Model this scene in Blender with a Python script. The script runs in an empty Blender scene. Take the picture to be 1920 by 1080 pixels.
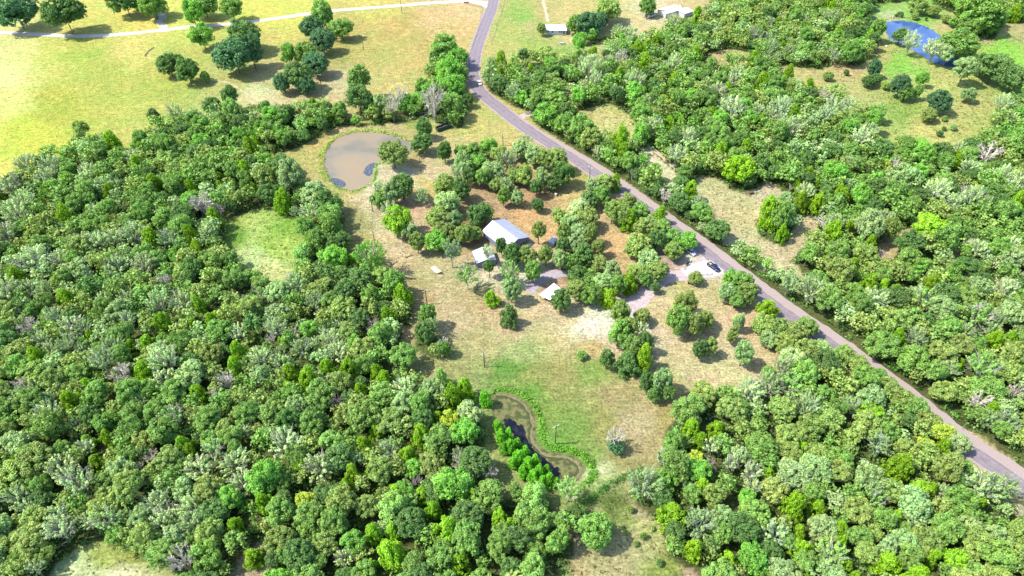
import bpy, math, random
import numpy as np
from mathutils import Vector, Matrix
random.seed(7)
RNG = np.random.default_rng(7)
SC = bpy.context.scene
COL = SC.collection

# ------------------------------------------------------------------ camera
F = 1280.0            # focal length in pixels of a 1920 px wide picture
CAMH = 180.0
PITCH = math.radians(44.0)
ROLL = math.radians(1.0)
_f = Vector((0, math.cos(PITCH), -math.sin(PITCH)))
_r0 = Vector((1, 0, 0)); _u0 = Vector((0, math.sin(PITCH), math.cos(PITCH)))
_r = _r0 * math.cos(ROLL) - _u0 * math.sin(ROLL)
_u = _u0 * math.cos(ROLL) + _r0 * math.sin(ROLL)
cam_data = bpy.data.cameras.new('camera')
cam_data.sensor_width = 36.0
cam_data.lens = F / 1920.0 * 36.0
cam_data.clip_start = 1.0
cam_data.clip_end = 20000.0
cam = bpy.data.objects.new('camera', cam_data)
COL.objects.link(cam)
m3 = Matrix((_r, _u, -_f)).transposed()
cam.matrix_world = Matrix.Translation((0, 0, CAMH)) @ m3.to_4x4()
SC.camera = cam

# ------------------------------------------------------------------ light
SUN_EL = math.radians(54.0)
SUN_AZ = math.radians(183.0)       # direction towards the sun, counter-clockwise from +X
sun_dir = Vector((math.cos(SUN_AZ) * math.cos(SUN_EL), math.sin(SUN_AZ) * math.cos(SUN_EL), math.sin(SUN_EL)))
world = bpy.data.worlds.new('World'); SC.world = world; world.use_nodes = True
wn = world.node_tree.nodes; wl = world.node_tree.links
sky = wn.new('ShaderNodeTexSky'); sky.sky_type = 'NISHITA'; sky.sun_disc = False
sky.sun_elevation = SUN_EL
sky.sun_rotation = math.radians(90.0) - SUN_AZ
bg = wn['Background']; bg.inputs['Strength'].default_value = 0.15
wl.new(sky.outputs[0], bg.inputs['Color'])
sd = bpy.data.lights.new('sun', 'SUN'); sd.energy = 3.2; sd.angle = math.radians(0.6); sd.color = (1.0, 0.95, 0.87)
sun = bpy.data.objects.new('sun', sd); COL.objects.link(sun)
sun.rotation_euler = (-sun_dir).to_track_quat('-Z', 'Y').to_euler()
SC.view_settings.view_transform = 'Standard'
SC.view_settings.look = 'None'
SC.view_settings.exposure = 1.75
SC.view_settings.gamma = 1.0
SC.view_settings.use_curve_mapping = False
SC.render.engine = 'CYCLES'
SC.cycles.max_bounces = 5
SC.cycles.diffuse_bounces = 3
SC.cycles.transmission_bounces = 3
SC.cycles.caustics_reflective = False
SC.cycles.caustics_refractive = False

# ------------------------------------------------------------------ picture <-> place
def at(px, py, z=0.0):
    d = _f * F + _r * (px - 960.0) - _u * (py - 540.0)
    t = (z - CAMH) / d.z
    return Vector((d.x * t, d.y * t, z))
def depth(p): return (Vector(p) - Vector((0, 0, CAMH))).dot(_f)
def pxm(p): return F / depth(p)
def project(X, Y, Z):
    X = np.asarray(X, float); Y = np.asarray(Y, float); dz = np.asarray(Z, float) - CAMH
    dd = X * _f.x + Y * _f.y + dz * _f.z
    dd = np.where(dd < 1.0, 1.0, dd)
    return 960 + F * (X * _r.x + Y * _r.y + dz * _r.z) / dd, 540 - F * (X * _u.x + Y * _u.y + dz * _u.z) / dd

def inside(poly, x, y):
    x = np.asarray(x, float); y = np.asarray(y, float)
    r = np.zeros(x.shape, bool); n = len(poly); j = n - 1
    for i in range(n):
        xi, yi = poly[i]; xj, yj = poly[j]
        if yi != yj:
            c = ((yi > y) != (yj > y)) & (x < (xj - xi) * (y - yi) / (yj - yi) + xi)
            r ^= c
        j = i
    return r
def seg_dist(poly, x, y, closed=True):
    best = np.full(np.shape(x), 1e9)
    n = len(poly)
    for i in range(n if closed else n - 1):
        ax, ay = poly[i]; bx, by = poly[(i + 1) % n]
        dx, dy = bx - ax, by - ay
        t = np.clip(((x - ax) * dx + (y - ay) * dy) / max(dx * dx + dy * dy, 1e-9), 0, 1)
        best = np.minimum(best, np.hypot(x - ax - t * dx, y - ay - t * dy))
    return best
def smooth_path(pts, n=6):
    P = [Vector(p) for p in pts]; out = []
    for i in range(len(P) - 1):
        p0 = P[max(i - 1, 0)]; p1 = P[i]; p2 = P[i + 1]; p3 = P[min(i + 2, len(P) - 1)]
        for k in range(n):
            t = k / n
            out.append(0.5 * ((2 * p1) + (p2 - p0) * t + (2 * p0 - 5 * p1 + 4 * p2 - p3) * t * t + (3 * p1 - p0 - 3 * p2 + p3) * t ** 3))
    out.append(P[-1]); return out
def vnoise(x, y, s, seed=0):
    """smooth value noise 0..1, cell size s"""
    x = np.asarray(x, float) / s; y = np.asarray(y, float) / s
    xi = np.floor(x).astype(np.int64); yi = np.floor(y).astype(np.int64)
    fx = x - xi; fy = y - yi
    fx = fx * fx * (3 - 2 * fx); fy = fy * fy * (3 - 2 * fy)
    def h(a, b):
        v = np.sin(a * 127.1 + b * 311.7 + seed * 74.7) * 43758.5453
        return v - np.floor(v)
    return (h(xi, yi) * (1 - fx) + h(xi + 1, yi) * fx) * (1 - fy) + (h(xi, yi + 1) * (1 - fx) + h(xi + 1, yi + 1) * fx) * fy

def lin(c):
    return tuple(((v / 255.0) / 12.92 if v / 255.0 <= 0.04045 else ((v / 255.0 + 0.055) / 1.055) ** 2.4) for v in c)
EXPK = 1.30
def alb(c, k=2.1):
    return tuple(min(v / (k * EXPK), 0.85) for v in lin(c))
def galb(c, k=2.15, sat=0.94, gain=1.0):
    v = lin(c); g = 0.35 * v[0] + 0.5 * v[1] + 0.15 * v[2]
    return tuple(min((g + (x - g) * sat) * gain / (k * EXPK), 0.8) for x in v)

# ------------------------------------------------------------------ materials
MATS = {}
def mat(name, color, rough=0.7, metal=0.0, noise=0.0, nscale=3.0, bump=0.0, spec=0.3):
    if name in MATS: return MATS[name]
    m = bpy.data.materials.new(name); m.use_nodes = True
    nt = m.node_tree; n = nt.nodes; l = nt.links
    b = n['Principled BSDF']
    b.inputs['Roughness'].default_value = rough; b.inputs['Metallic'].default_value = metal
    b.inputs['Specular IOR Level'].default_value = spec
    if noise or bump:
        tc = n.new('ShaderNodeNewGeometry')
        nz = n.new('ShaderNodeTexNoise'); nz.inputs['Scale'].default_value = nscale; nz.inputs['Detail'].default_value = 5
        l.new(tc.outputs['Position'], nz.inputs['Vector'])
        mp = n.new('ShaderNodeMapRange'); mp.inputs['From Min'].default_value = 0.3; mp.inputs['From Max'].default_value = 0.7
        mp.inputs['To Min'].default_value = 1 - noise; mp.inputs['To Max'].default_value = 1 + noise
        l.new(nz.outputs['Fac'], mp.inputs['Value'])
        mx = n.new('ShaderNodeVectorMath'); mx.operation = 'SCALE'; mx.inputs[0].default_value = color[:3]
        l.new(mp.outputs[0], mx.inputs['Scale']); l.new(mx.outputs[0], b.inputs['Base Color'])
        if bump:
            bp = n.new('ShaderNodeBump'); bp.inputs['Strength'].default_value = bump; bp.inputs['Distance'].default_value = 0.1
            l.new(nz.outputs['Fac'], bp.inputs['Height']); l.new(bp.outputs[0], b.inputs['Normal'])
    else:
        b.inputs['Base Color'].default_value = (*color[:3], 1)
    MATS[name] = m; return m

def foliage_material():
    m = bpy.data.materials.new('foliage'); m.use_nodes = True
    nt = m.node_tree; n = nt.nodes; l = nt.links
    n.remove(n['Principled BSDF']); out = n['Material Output']
    at_ = n.new('ShaderNodeAttribute'); at_.attribute_name = 'tint'
    oi = n.new('ShaderNodeObjectInfo')
    mul = n.new('ShaderNodeVectorMath'); mul.operation = 'MULTIPLY'
    l.new(at_.outputs['Color'], mul.inputs[0]); l.new(oi.outputs['Color'], mul.inputs[1])
    geo = n.new('ShaderNodeNewGeometry')
    nz = n.new('ShaderNodeTexNoise'); nz.inputs['Scale'].default_value = 1.1; nz.inputs['Detail'].default_value = 3
    l.new(geo.outputs['Position'], nz.inputs['Vector'])
    mp = n.new('ShaderNodeMapRange'); mp.inputs['From Min'].default_value = 0.3; mp.inputs['From Max'].default_value = 0.7
    mp.inputs['To Min'].default_value = 0.72; mp.inputs['To Max'].default_value = 1.28
    l.new(nz.outputs['Fac'], mp.inputs['Value'])
    sc = n.new('ShaderNodeVectorMath'); sc.operation = 'SCALE'
    l.new(mul.outputs[0], sc.inputs[0]); l.new(mp.outputs[0], sc.inputs['Scale'])
    d = n.new('ShaderNodeBsdfDiffuse'); t = n.new('ShaderNodeBsdfTranslucent')
    l.new(sc.outputs[0], d.inputs['Color'])
    warm = n.new('ShaderNodeVectorMath'); warm.operation = 'MULTIPLY'; warm.inputs[1].default_value = (1.15, 1.25, 0.5)
    l.new(sc.outputs[0], warm.inputs[0]); l.new(warm.outputs[0], t.inputs['Color'])
    mx = n.new('ShaderNodeMixShader'); mx.inputs[0].default_value = 0.34
    l.new(d.outputs[0], mx.inputs[1]); l.new(t.outputs[0], mx.inputs[2])
    g = n.new('ShaderNodeBsdfGlossy'); g.inputs['Roughness'].default_value = 0.45; g.inputs['Color'].default_value = (0.9, 0.95, 0.9, 1)
    m2 = n.new('ShaderNodeMixShader'); m2.inputs[0].default_value = 0.012
    l.new(mx.outputs[0], m2.inputs[1]); l.new(g.outputs[0], m2.inputs[2])
    l.new(m2.outputs[0], out.inputs['Surface'])
    return m
FOL = foliage_material()
def bark_material():
    m = mat('bark', (0.2, 0.17, 0.14), 0.9)
    nt = m.node_tree; oi = nt.nodes.new('ShaderNodeObjectInfo')
    nt.links.new(oi.outputs['Color'], nt.nodes['Principled BSDF'].inputs['Base Color'])
    return m
BARK = bark_material()

# ------------------------------------------------------------------ mesh helpers
def set_tint(me, cols):
    a = me.attributes.new('tint', 'FLOAT_COLOR', 'POINT')
    c = np.ones((len(me.vertices), 4), np.float32); c[:, :3] = cols
    a.data.foreach_set('color', c.ravel())
def quads_mesh(name, V, cols, material):
    """V (n,4,3) quads"""
    n = len(V); me = bpy.data.meshes.new(name)
    me.vertices.add(n * 4); me.vertices.foreach_set('co', np.asarray(V, np.float32).ravel())
    me.loops.add(n * 4); me.loops.foreach_set('vertex_index', np.arange(n * 4, dtype=np.int32))
    me.polygons.add(n)
    me.polygons.foreach_set('loop_start', np.arange(0, n * 4, 4, dtype=np.int32))
    me.polygons.foreach_set('loop_total', np.full(n, 4, np.int32))
    me.update(calc_edges=True)
    set_tint(me, np.repeat(cols, 4, axis=0))
    me.materials.append(material); return me
def link(name, me, parent=None, **kw):
    o = bpy.data.objects.new(name, me); COL.objects.link(o)
    if parent is not None: o.parent = parent
    for k, v in kw.items(): o[k] = v
    return o
def empty(name, loc, rz=0.0, **kw):
    o = bpy.data.objects.new(name, None); COL.objects.link(o); o.location = loc; o.rotation_euler = (0, 0, rz)
    o.empty_display_size = 0.2
    for k, v in kw.items(): o[k] = v
    return o
class MB:
    def __init__(s): s.v = []; s.f = []
    def add(s, vs, fs):
        b = len(s.v); s.v += [tuple(v) for v in vs]; s.f += [tuple(i + b for i in f) for f in fs]; return s
    def box(s, c, d, rz=0.0, tilt=0.0):
        hx, hy, hz = d[0] / 2, d[1] / 2, d[2] / 2
        R = Matrix.Rotation(rz, 3, 'Z') @ Matrix.Rotation(tilt, 3, 'X')
        vs = [Vector(c) + R @ Vector((x, y, z)) for x in (-hx, hx) for y in (-hy, hy) for z in (-hz, hz)]
        return s.add(vs, [(0, 1, 3, 2), (4, 6, 7, 5), (0, 4, 5, 1), (2, 3, 7, 6), (0, 2, 6, 4), (1, 5, 7, 3)])
    def tube(s, a, b, r0, r1=None, n=6, cap=True):
        a = Vector(a); b = Vector(b); r1 = r0 if r1 is None else r1
        d = (b - a); L = d.length
        if L < 1e-6: return s
        d /= L; u = d.orthogonal().normalized(); w = d.cross(u)
        vs = []
        for p, r in ((a, r0), (b, r1)):
            for k in range(n):
                t = 2 * math.pi * k / n; vs.append(p + (u * math.cos(t) + w * math.sin(t)) * r)
        fs = [(k, (k + 1) % n, n + (k + 1) % n, n + k) for k in range(n)]
        if cap: fs += [tuple(range(n - 1, -1, -1)), tuple(range(n, 2 * n))]
        return s.add(vs, fs)
    def prism(s, prof, y0, y1):
        """profile (x,z) closed, extruded along y"""
        n = len(prof)
        vs = [(x, y0, z) for x, z in prof] + [(x, y1, z) for x, z in prof]
        fs = [tuple(range(n)), tuple(range(2 * n - 1, n - 1, -1))] + [(k, n + k, n + (k + 1) % n, (k + 1) % n) for k in range(n)]
        return s.add(vs, fs)
    def mesh(s, name, material, smooth=False):
        me = bpy.data.meshes.new(name); me.from_pydata(s.v, [], s.f); me.materials.append(material)
        import bmesh
        bm = bmesh.new(); bm.from_mesh(me); bmesh.ops.recalc_face_normals(bm, faces=bm.faces); bm.to_mesh(me); bm.free()
        if smooth:
            me.polygons.foreach_set('use_smooth', [True] * len(me.polygons))
        me.update(); return me
    def build(s, name, material, parent=None, smooth=False, **kw):
        return link(name, s.mesh(name, material, smooth), parent, **kw)
ROAD_PX = [(932,-60),(928,-25),(924,8),(915,33),(902,67),(896,83),(891,100),(888,120),(887,140),(895,165),(912,183),(937,203),(975,233),(1020,263),(1060,288),(1110,320),
    (1160,355),(1210,391),(1260,428),(1310,463),(1355,498),(1405,537),(1460,579),(1500,606),(1545,637),(1605,680),(1655,717),(1690,745),(1740,785),(1800,833),(1850,866),(1900,900),(1960,945),(2060,1015)]
ROAD_W = smooth_path([at(*p) for p in ROAD_PX], 5)
ROAD2 = [(p.x, p.y) for p in ROAD_W]

# ponds: outlines of the water in the picture -> place
ROUND_POND = [(609,290),(608,305),(611,320),(618,335),(628,347),(643,355),(663,358),(682,351),(697,340),(703,325),(703,312),(712,303),(735,302),(758,294),(770,284),(774,272),(764,264),(745,257),(720,250),(695,247),(668,248),(645,253),(628,262),(616,274)]
LOW_POND = [(918,742),(935,735),(955,737),(975,745),(992,760),(1003,778),(1006,798),(1003,818),(1013,836),(1030,848),(1055,851),(1078,857),(1092,870),(1097,884),(1088,898),(1068,905),(1045,900),(1030,890),(1005,866),(985,850),(968,832),(950,815),(935,795),(922,770)]
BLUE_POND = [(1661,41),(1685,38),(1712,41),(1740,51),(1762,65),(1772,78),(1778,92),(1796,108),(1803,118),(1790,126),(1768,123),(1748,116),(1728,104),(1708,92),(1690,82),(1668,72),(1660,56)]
def wpoly(pp, z=0.0): return [tuple(at(x, y, z)[:2]) for x, y in pp]
PONDS = [(wpoly(ROUND_POND), 0.9), (wpoly(LOW_POND), 0.9), (wpoly(BLUE_POND), 1.0)]
DITCH = [(p.x, p.y) for p in smooth_path([at(*q) for q in [(865,700),(885,698),(900,701),(915,698),(930,694),(945,690)]], 4)]

def ground_z(X, Y):
    X = np.asarray(X, float); Y = np.asarray(Y, float)
    z = (vnoise(X, Y, 23, 1) - 0.5) * 0.55 + (vnoise(X, Y, 9, 2) - 0.5) * 0.28 + (vnoise(X, Y, 4, 3) - 0.5) * 0.12
    d = seg_dist(ROAD2, X, Y, False)
    z = z * np.clip((d - 9) / 12, 0, 1)
    for poly, dep in PONDS:
        sdist = seg_dist(poly, X, Y); ins = inside(poly, X, Y)
        k = np.clip(sdist / 4.0, 0, 1)
        z = np.where(ins, -np.minimum(sdist * 0.45, dep), z * k + 0.06 * (1 - k))
    dd = seg_dist(DITCH, X, Y, False)
    z = z - 0.55 * np.exp(-(dd / 0.9) ** 2)
    return z
def gz(x, y): return float(ground_z(np.array([x]), np.array([y]))[0])

# ------------------------------------------------------------------ woods: outlines of the canopy (about 5 m up)
W_BIG = [(-140,330),(0,312),(40,300),(62,282),(80,268),(100,275),(122,268),(132,240),(150,232),(170,245),(200,248),(230,262),(262,250),(272,232),(280,212),(300,208),(312,200),(345,200),(380,195),(400,180),(430,190),(450,195),(480,190),(505,195),(530,190),(545,180),(562,190),(580,178),(600,168),(612,180),(640,190),(650,205),(640,222),(600,240),(560,262),(535,270),(515,280),(545,298),(570,320),(590,340),(615,350),(630,362),(642,380),(640,430),(645,470),(665,462),(700,460),(713,480),(715,505),(740,510),(760,530),(768,560),(768,600),(790,590),(815,600),(830,620),(832,650),(800,665),(780,650),(768,680),(790,700),(820,710),(850,720),(880,735),(895,755),(908,790),(905,815),(900,850),(905,880),(930,900),(960,905),(1000,900),(1025,915),(1045,940),(1062,955),(1078,975),(1075,1030),(1060,1062),(1020,1068),(1005,1085),(1000,1200),(-160,1200)]
H_MEADOW = [(415,430),(425,405),(450,388),(480,378),(520,385),(545,395),(562,405),(565,430),(560,450),(545,470),(540,495),(520,520),(500,520),(480,500),(450,480),(430,465),(418,450)]
H_BOTTOM = [(65,1090),(85,1050),(120,1022),(165,1000),(205,1012),(240,1020),(275,1045),(310,1052),(335,1075),(340,1200),(60,1200)]
H_BOTTOM2 = [(410,1100),(428,1050),(450,1020),(480,1008),(495,1020),(500,1100)]
H_GAP = [(748,590),(770,600),(775,640),(800,655),(815,672),(810,700),(780,690),(760,660),(748,625)]
W_LOW = [(1180,905),(1192,880),(1210,865),(1245,852),(1250,790),(1262,765),(1290,740),(1325,715),(1370,715),(1405,725),(1428,695),(1450,680),(1480,672),(1500,650),(1530,640),(1560,640),(1590,655),(1625,685),(1660,718),(1708,722),(1745,742),(1775,775),(1803,808),(1818,842),(1845,875),(1890,893),(1940,935),(2080,1040),(2080,1200),(1340,1200),(1335,1075),(1300,1055),(1262,1040),(1252,1000),(1245,975),(1205,945)]
W_EAST = [(905,125),(912,105),(930,92),(955,97),(975,92),(1000,100),(1030,90),(1055,100),(1080,85),(1090,60),(1110,45),(1150,45),(1200,55),(1240,48),(1262,30),(1310,15),(1335,-5),(1350,-60),(1600,-60),(1625,0),(1640,45),(1645,95),(1610,112),(1575,105),(1560,115),(1600,150),(1660,205),(1690,210),(1720,260),(1770,262),(1830,250),(1870,230),(1860,210),(1885,185),(1930,160),(2080,100),(2080,1010),(1960,905),(1885,856),(1840,820),(1772,778),(1727,746),(1692,722),(1632,675),(1572,629),(1512,591),(1462,551),(1412,516),(1377,488),(1322,446),(1267,398),(1207,350),(1158,315),(1104,284),(1060,255),(1012,225),(1000,215),(985,195),(960,185),(935,170),(918,160),(905,140)]
H_EAST = [
 [(1080,197),(1110,188),(1140,180),(1165,192),(1185,205),(1195,235),(1180,250),(1160,258),(1130,235),(1100,225),(1082,212)],
 [(1312,116),(1330,95),(1350,82),(1380,80),(1405,86),(1412,97),(1375,100),(1350,112),(1325,120)],
 [(1203,262),(1215,262),(1240,285),(1275,312),(1272,325),(1250,318),(1222,295)],
 [(1300,325),(1320,315),(1350,322),(1375,342),(1400,348),(1432,335),(1440,322),(1470,345),(1500,360),(1488,372),(1455,368),(1430,380),(1422,405),(1432,432),(1465,445),(1490,430),(1498,400),(1530,395),(1545,405),(1520,430),(1494,456),(1484,480),(1438,476),(1408,452),(1368,426),(1340,392),(1312,362),(1298,345)],
 [(1640,452),(1665,430),(1700,415),(1722,410),(1728,425),(1700,440),(1680,460),(1655,468)],
 [(1500,385),(1530,395),(1520,410),(1500,410)],
 [(1480,475),(1500,480),(1515,500),(1530,520),(1515,515),(1490,495)],
 [(1775,470),(1795,440),(1815,455),(1800,475),(1840,500),(1890,530),(1885,545),(1840,520),(1790,490)],
 [(1050,150),(1070,145),(1085,165),(1070,175)],
 [(1080,80),(1120,70),(1135,60),(1145,78),(1100,92)],
 [(1535,118),(1560,112),(1600,150),(1655,205),(1685,215),(1690,240),(1700,262),(1640,245),(1650,215),(1620,190),(1580,160),(1545,150),(1480,125),(1450,120),(1460,110)],
 [(1780,770),(1800,785),(1850,800),(1890,835),(1920,850),(1915,862),(1870,835),(1820,815)],
]
W_NE = [(1740,-60),(1755,0),(1790,12),(1820,40),(1850,60),(1870,62),(1880,45),(1885,30),(1900,32),(1930,30),(2080,20),(2080,-60)]
W_NE2 = [(1600,-60),(1605,0),(1635,20),(1640,-5),(1700,-8),(1730,-60)]
W_TREELINE = [(640,222),(650,200),(690,200),(715,185),(750,195),(780,180),(790,150),(800,120),(812,95),(830,85),(850,78),(866,88),(872,110),(872,140),(866,165),(876,190),(872,200),(868,225),(845,228),(830,222),(812,212),(790,205),(760,215),(720,220),(690,222),(660,225)]
def wooded(px, py):
    px = np.asarray(px, float); py = np.asarray(py, float)
    a = inside(W_BIG, px, py)
    for h in (H_MEADOW, H_BOTTOM, H_BOTTOM2, H_GAP): a &= ~inside(h, px, py)
    e = inside(W_EAST, px, py)
    for h in H_EAST: e &= ~inside(h, px, py)
    return a | e | inside(W_LOW, px, py) | inside(W_NE, px, py) | inside(W_NE2, px, py) | inside(W_TREELINE, px, py)

# ------------------------------------------------------------------ ground
GS = [  # x, y in the picture, colour of the cover there
(0,140,250,238,165),(50,250,222,215,85),(-60,200,235,225,130),(100,100,222,212,115),(200,150,200,196,98),(300,150,188,186,92),(100,200,200,195,82),(0,190,240,230,140),(30,90,238,225,150),(0,30,236,220,150),
(350,130,190,188,98),(250,90,222,206,118),(430,150,200,190,118),(150,20,236,212,120),(150,100,200,200,95),(260,30,240,212,118),(330,25,222,212,108),(560,20,218,212,100),(700,8,220,202,110),(480,80,205,192,105),(500,150,205,190,135),(480,175,225,210,165),(430,170,190,185,120),
(500,25,222,212,100),(650,50,200,182,104),(750,60,200,176,104),(820,40,222,188,135),(860,60,222,186,126),(700,100,198,184,106),(800,90,198,178,106),(640,150,214,192,150),(720,160,204,188,118),(880,20,228,194,145),(640,90,190,178,100),(760,110,204,186,112),(560,170,205,185,140),(620,110,175,170,100),
(980,30,160,188,92),(950,60,190,190,108),(1000,85,176,188,98),(1020,20,200,184,118),(1060,20,214,194,130),(1100,12,206,190,120),(1160,35,214,198,138),(1225,15,226,206,170),(1060,90,150,180,85),(960,100,190,190,110),(1065,75,220,200,150),(1000,50,195,185,120),(1180,45,222,200,150),(1300,5,215,190,140),
(560,285,188,178,108),(590,270,195,180,108),(650,235,205,175,112),(740,235,198,170,108),(700,210,170,175,95),(760,225,172,176,92),(880,230,204,194,114),(930,240,204,188,118),(850,205,200,186,112),(830,300,205,180,118),(770,305,190,172,120),(820,320,216,182,132),(800,350,204,184,114),(760,325,225,210,185),
(700,372,225,196,150),(660,400,182,170,114),(722,430,205,180,128),(750,460,205,176,128),(690,460,188,170,108),(650,355,190,182,110),(780,500,204,174,118),(850,530,194,170,114),(780,560,188,166,118),(860,600,200,170,118),(920,640,184,178,120),(900,560,194,170,124),(660,430,172,165,108),(715,440,228,200,160),(670,475,170,160,105),
(780,385,216,170,126),(880,430,170,142,104),(1000,400,216,166,104),(930,375,190,150,105),(1060,350,205,175,104),(1080,330,198,184,108),(1010,370,190,150,100),(1040,420,220,170,108),(1130,440,210,170,114),(1160,460,216,170,108),(1170,500,205,164,108),(1000,560,216,192,152),(1000,528,236,226,208),(940,510,225,208,180),(1025,540,190,150,130),(1090,500,170,140,100),
(1090,612,240,226,205),(1070,600,225,200,160),(1115,605,244,232,218),(1140,600,235,222,205),(1000,610,205,176,120),(1050,590,210,186,150),(1030,640,206,188,132),(1230,640,216,190,140),(1290,690,216,186,130),(1250,700,204,182,130),(1330,555,204,180,118),(1290,545,208,190,128),(1400,620,216,186,148),(1380,640,226,196,164),(1450,670,220,190,150),(1350,700,216,190,130),(1260,780,188,166,108),(1250,600,210,190,140),(1330,620,218,190,150),
(980,660,186,180,126),(1000,700,168,160,98),(950,690,130,160,80),(880,690,175,168,115),(1060,700,176,160,104),(1110,690,165,174,100),(1030,770,162,168,94),(1000,740,138,164,78),(1080,800,150,166,90),(1100,860,160,166,95),(1160,740,180,150,98),(1200,790,190,166,114),(1200,840,186,166,120),(1120,905,200,196,140),(1100,925,164,166,104),(1115,892,228,216,180),(1220,620,220,190,146),(1040,820,145,172,85),(1130,800,170,160,100),(1170,870,180,160,115),(1060,740,165,160,98),(1110,650,196,176,118),(960,620,200,175,120),
(1180,970,168,172,98),(1200,960,206,186,152),(1150,1060,190,176,130),(1230,1000,186,180,120),(1250,1065,168,170,94),(1090,935,150,160,90),(1300,1078,190,166,140),(1060,1000,190,166,140),(1190,1030,195,180,135),(1150,950,120,135,70),(1100,970,170,160,115),(1050,1070,185,170,120),
(200,1050,190,190,108),(150,1072,226,224,180),(250,1040,166,166,86),(450,1060,190,170,144),(220,1080,225,220,175),
(480,420,186,192,114),(450,400,150,170,80),(520,460,165,186,90),(490,482,206,202,150),(540,420,140,170,70),(430,440,130,160,70),
(1130,215,216,200,140),(1150,200,200,194,120),(1110,225,190,180,115),(1360,100,205,176,130),(1360,350,206,196,148),(1420,345,214,196,170),(1440,420,210,196,148),(1400,400,200,190,138),(1480,462,205,185,150),(1500,385,205,186,150),(1680,440,205,180,138),(1250,300,226,212,180),(1790,470,205,180,140),
(1600,130,205,176,128),(1640,135,196,186,120),(1680,120,150,200,80),(1695,125,150,205,85),(1715,135,150,200,85),(1700,160,205,206,128),(1760,170,204,206,122),(1740,230,205,200,118),(1800,200,198,190,118),(1700,200,158,180,88),(1850,180,180,186,108),(1820,240,190,190,108),(1700,20,160,204,96),(1650,20,150,190,90),(1780,60,206,190,130),(1665,35,205,205,160),
(1885,95,160,208,80),(1860,112,156,204,76),(1850,72,200,180,130),(1720,30,150,200,90),(1622,92,190,166,120),(1900,120,160,210,80),(1920,50,190,175,125),(1265,490,206,178,168),(1290,500,224,206,196),(1240,505,194,166,150),(1310,487,226,210,200),(1600,165,200,190,125),(1660,100,195,190,115),(1730,100,190,195,115),(1760,140,195,190,115)]
def ground_cover(X, Y):
    px, py = project(X, Y, np.zeros_like(X))
    gs = np.array(GS, float); C = np.array([galb(g[2:]) for g in GS])
    for i, g in enumerate(GS):
        if g[2] - g[4] > 72 and g[2] - g[3] > 22 and g[1] > 200: C[i] *= (1.04, 1.12, 1.42)
        if 870 < g[0] < 1200 and 650 < g[1] < 950: C[i] *= (0.90, 1.0, 0.88)
        if g[3] >= g[2] - 4 and g[1] > 600: C[i] *= (0.82, 0.91, 0.80)
        if 410 < g[0] < 560 and 380 < g[1] < 520: C[i] *= (1.05, 1.15, 1.0)
    wx = px + (vnoise(X, Y, 7, 11) - 0.5) * 26 + (vnoise(X, Y, 2.6, 13) - 0.5) * 12
    wy = py + (vnoise(X, Y, 7, 12) - 0.5) * 20 + (vnoise(X, Y, 2.6, 14) - 0.5) * 9
    wx = np.clip(wx, -200, 2120); wy = np.clip(wy, -80, 1180)
    out = np.zeros((len(X), 3)); sw = np.zeros(len(X))
    for i in range(len(gs)):
        d2 = (wx - gs[i, 0]) ** 2 + ((wy - gs[i, 1]) * 1.35) ** 2 + 60
        w = 1.0 / d2 ** 1.9
        out += w[:, None] * C[i]; sw += w
    out /= sw[:, None]
    # wooded floor: leaf litter and shade plants
    p2, q2 = project(X, Y, np.full_like(X, 4.0))
    wd = wooded(p2, q2)
    p3, q3 = project(X, Y, np.full_like(X, 9.0)); wd &= wooded(p3, q3)
    fl = np.array(alb((96, 100, 62), 2.15))
    n = vnoise(X, Y, 5, 21)[:, None]
    fl = fl * (0.7 + 0.6 * n) + np.array(alb((70, 95, 45))) * (vnoise(X, Y, 3, 22)[:, None]) * 0.5
    out = np.where(wd[:, None], fl, out)
    hot = (px < 230) & (py < 290); out[hot] *= 0.93
    yel = (px < 470) & (py < 300); out[yel] *= np.array([0.93, 1.0, 0.9]) ** (0.4 + 1.2 * vnoise(X[yel], Y[yel], 28, 31))[:, None]
    # cattle and mower tracks worn paler across the open fields
    tr = np.abs(vnoise(X, Y, 38, 41) - 0.5); tr = np.exp(-(tr / 0.006) ** 2) * ~wd * 0.22
    out = out * (1 + tr[:, None] * np.array([1.2, 1.0, 1.1]))
    return out, wd

xs = np.concatenate([np.linspace(-6000, -420, 14)[:-1], np.arange(-420, 420.1, 1.25), np.linspace(420, 6000, 14)[1:]])
ys = np.concatenate([np.linspace(-3000, 60, 8)[:-1], np.arange(60, 520.1, 1.25), np.linspace(520, 9000, 18)[1:]])
GX, GY = np.meshgrid(xs, ys)
gx = GX.ravel(); gy = GY.ravel()
me = bpy.data.meshes.new('ground')
nx, ny = len(xs), len(ys)
near = (np.abs(gx) < 425) & (gy > 55) & (gy < 525)
gzv = np.zeros_like(gx); gzv[near] = ground_z(gx[near], gy[near])
edge = np.clip(np.minimum.reduce([(425 - np.abs(gx)) / 20, (gy - 55) / 10, (525 - gy) / 20]), 0, 1)
gzv *= edge
me.vertices.add(nx * ny); me.vertices.foreach_set('co', np.stack([gx, gy, gzv], 1).astype(np.float32).ravel())
ii, jj = np.meshgrid(np.arange(nx - 1), np.arange(ny - 1)); b0 = (jj * nx + ii).ravel()
fc = np.stack([b0, b0 + 1, b0 + nx + 1, b0 + nx], 1).astype(np.int32)
me.loops.add(fc.size); me.loops.foreach_set('vertex_index', fc.ravel())
me.polygons.add(len(fc)); me.polygons.foreach_set('loop_start', np.arange(0, fc.size, 4, dtype=np.int32)); me.polygons.foreach_set('loop_total', np.full(len(fc), 4, np.int32))
me.polygons.foreach_set('use_smooth', np.ones(len(fc), bool))
me.update(calc_edges=True)
gcol, gwood = ground_cover(gx, gy)
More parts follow.
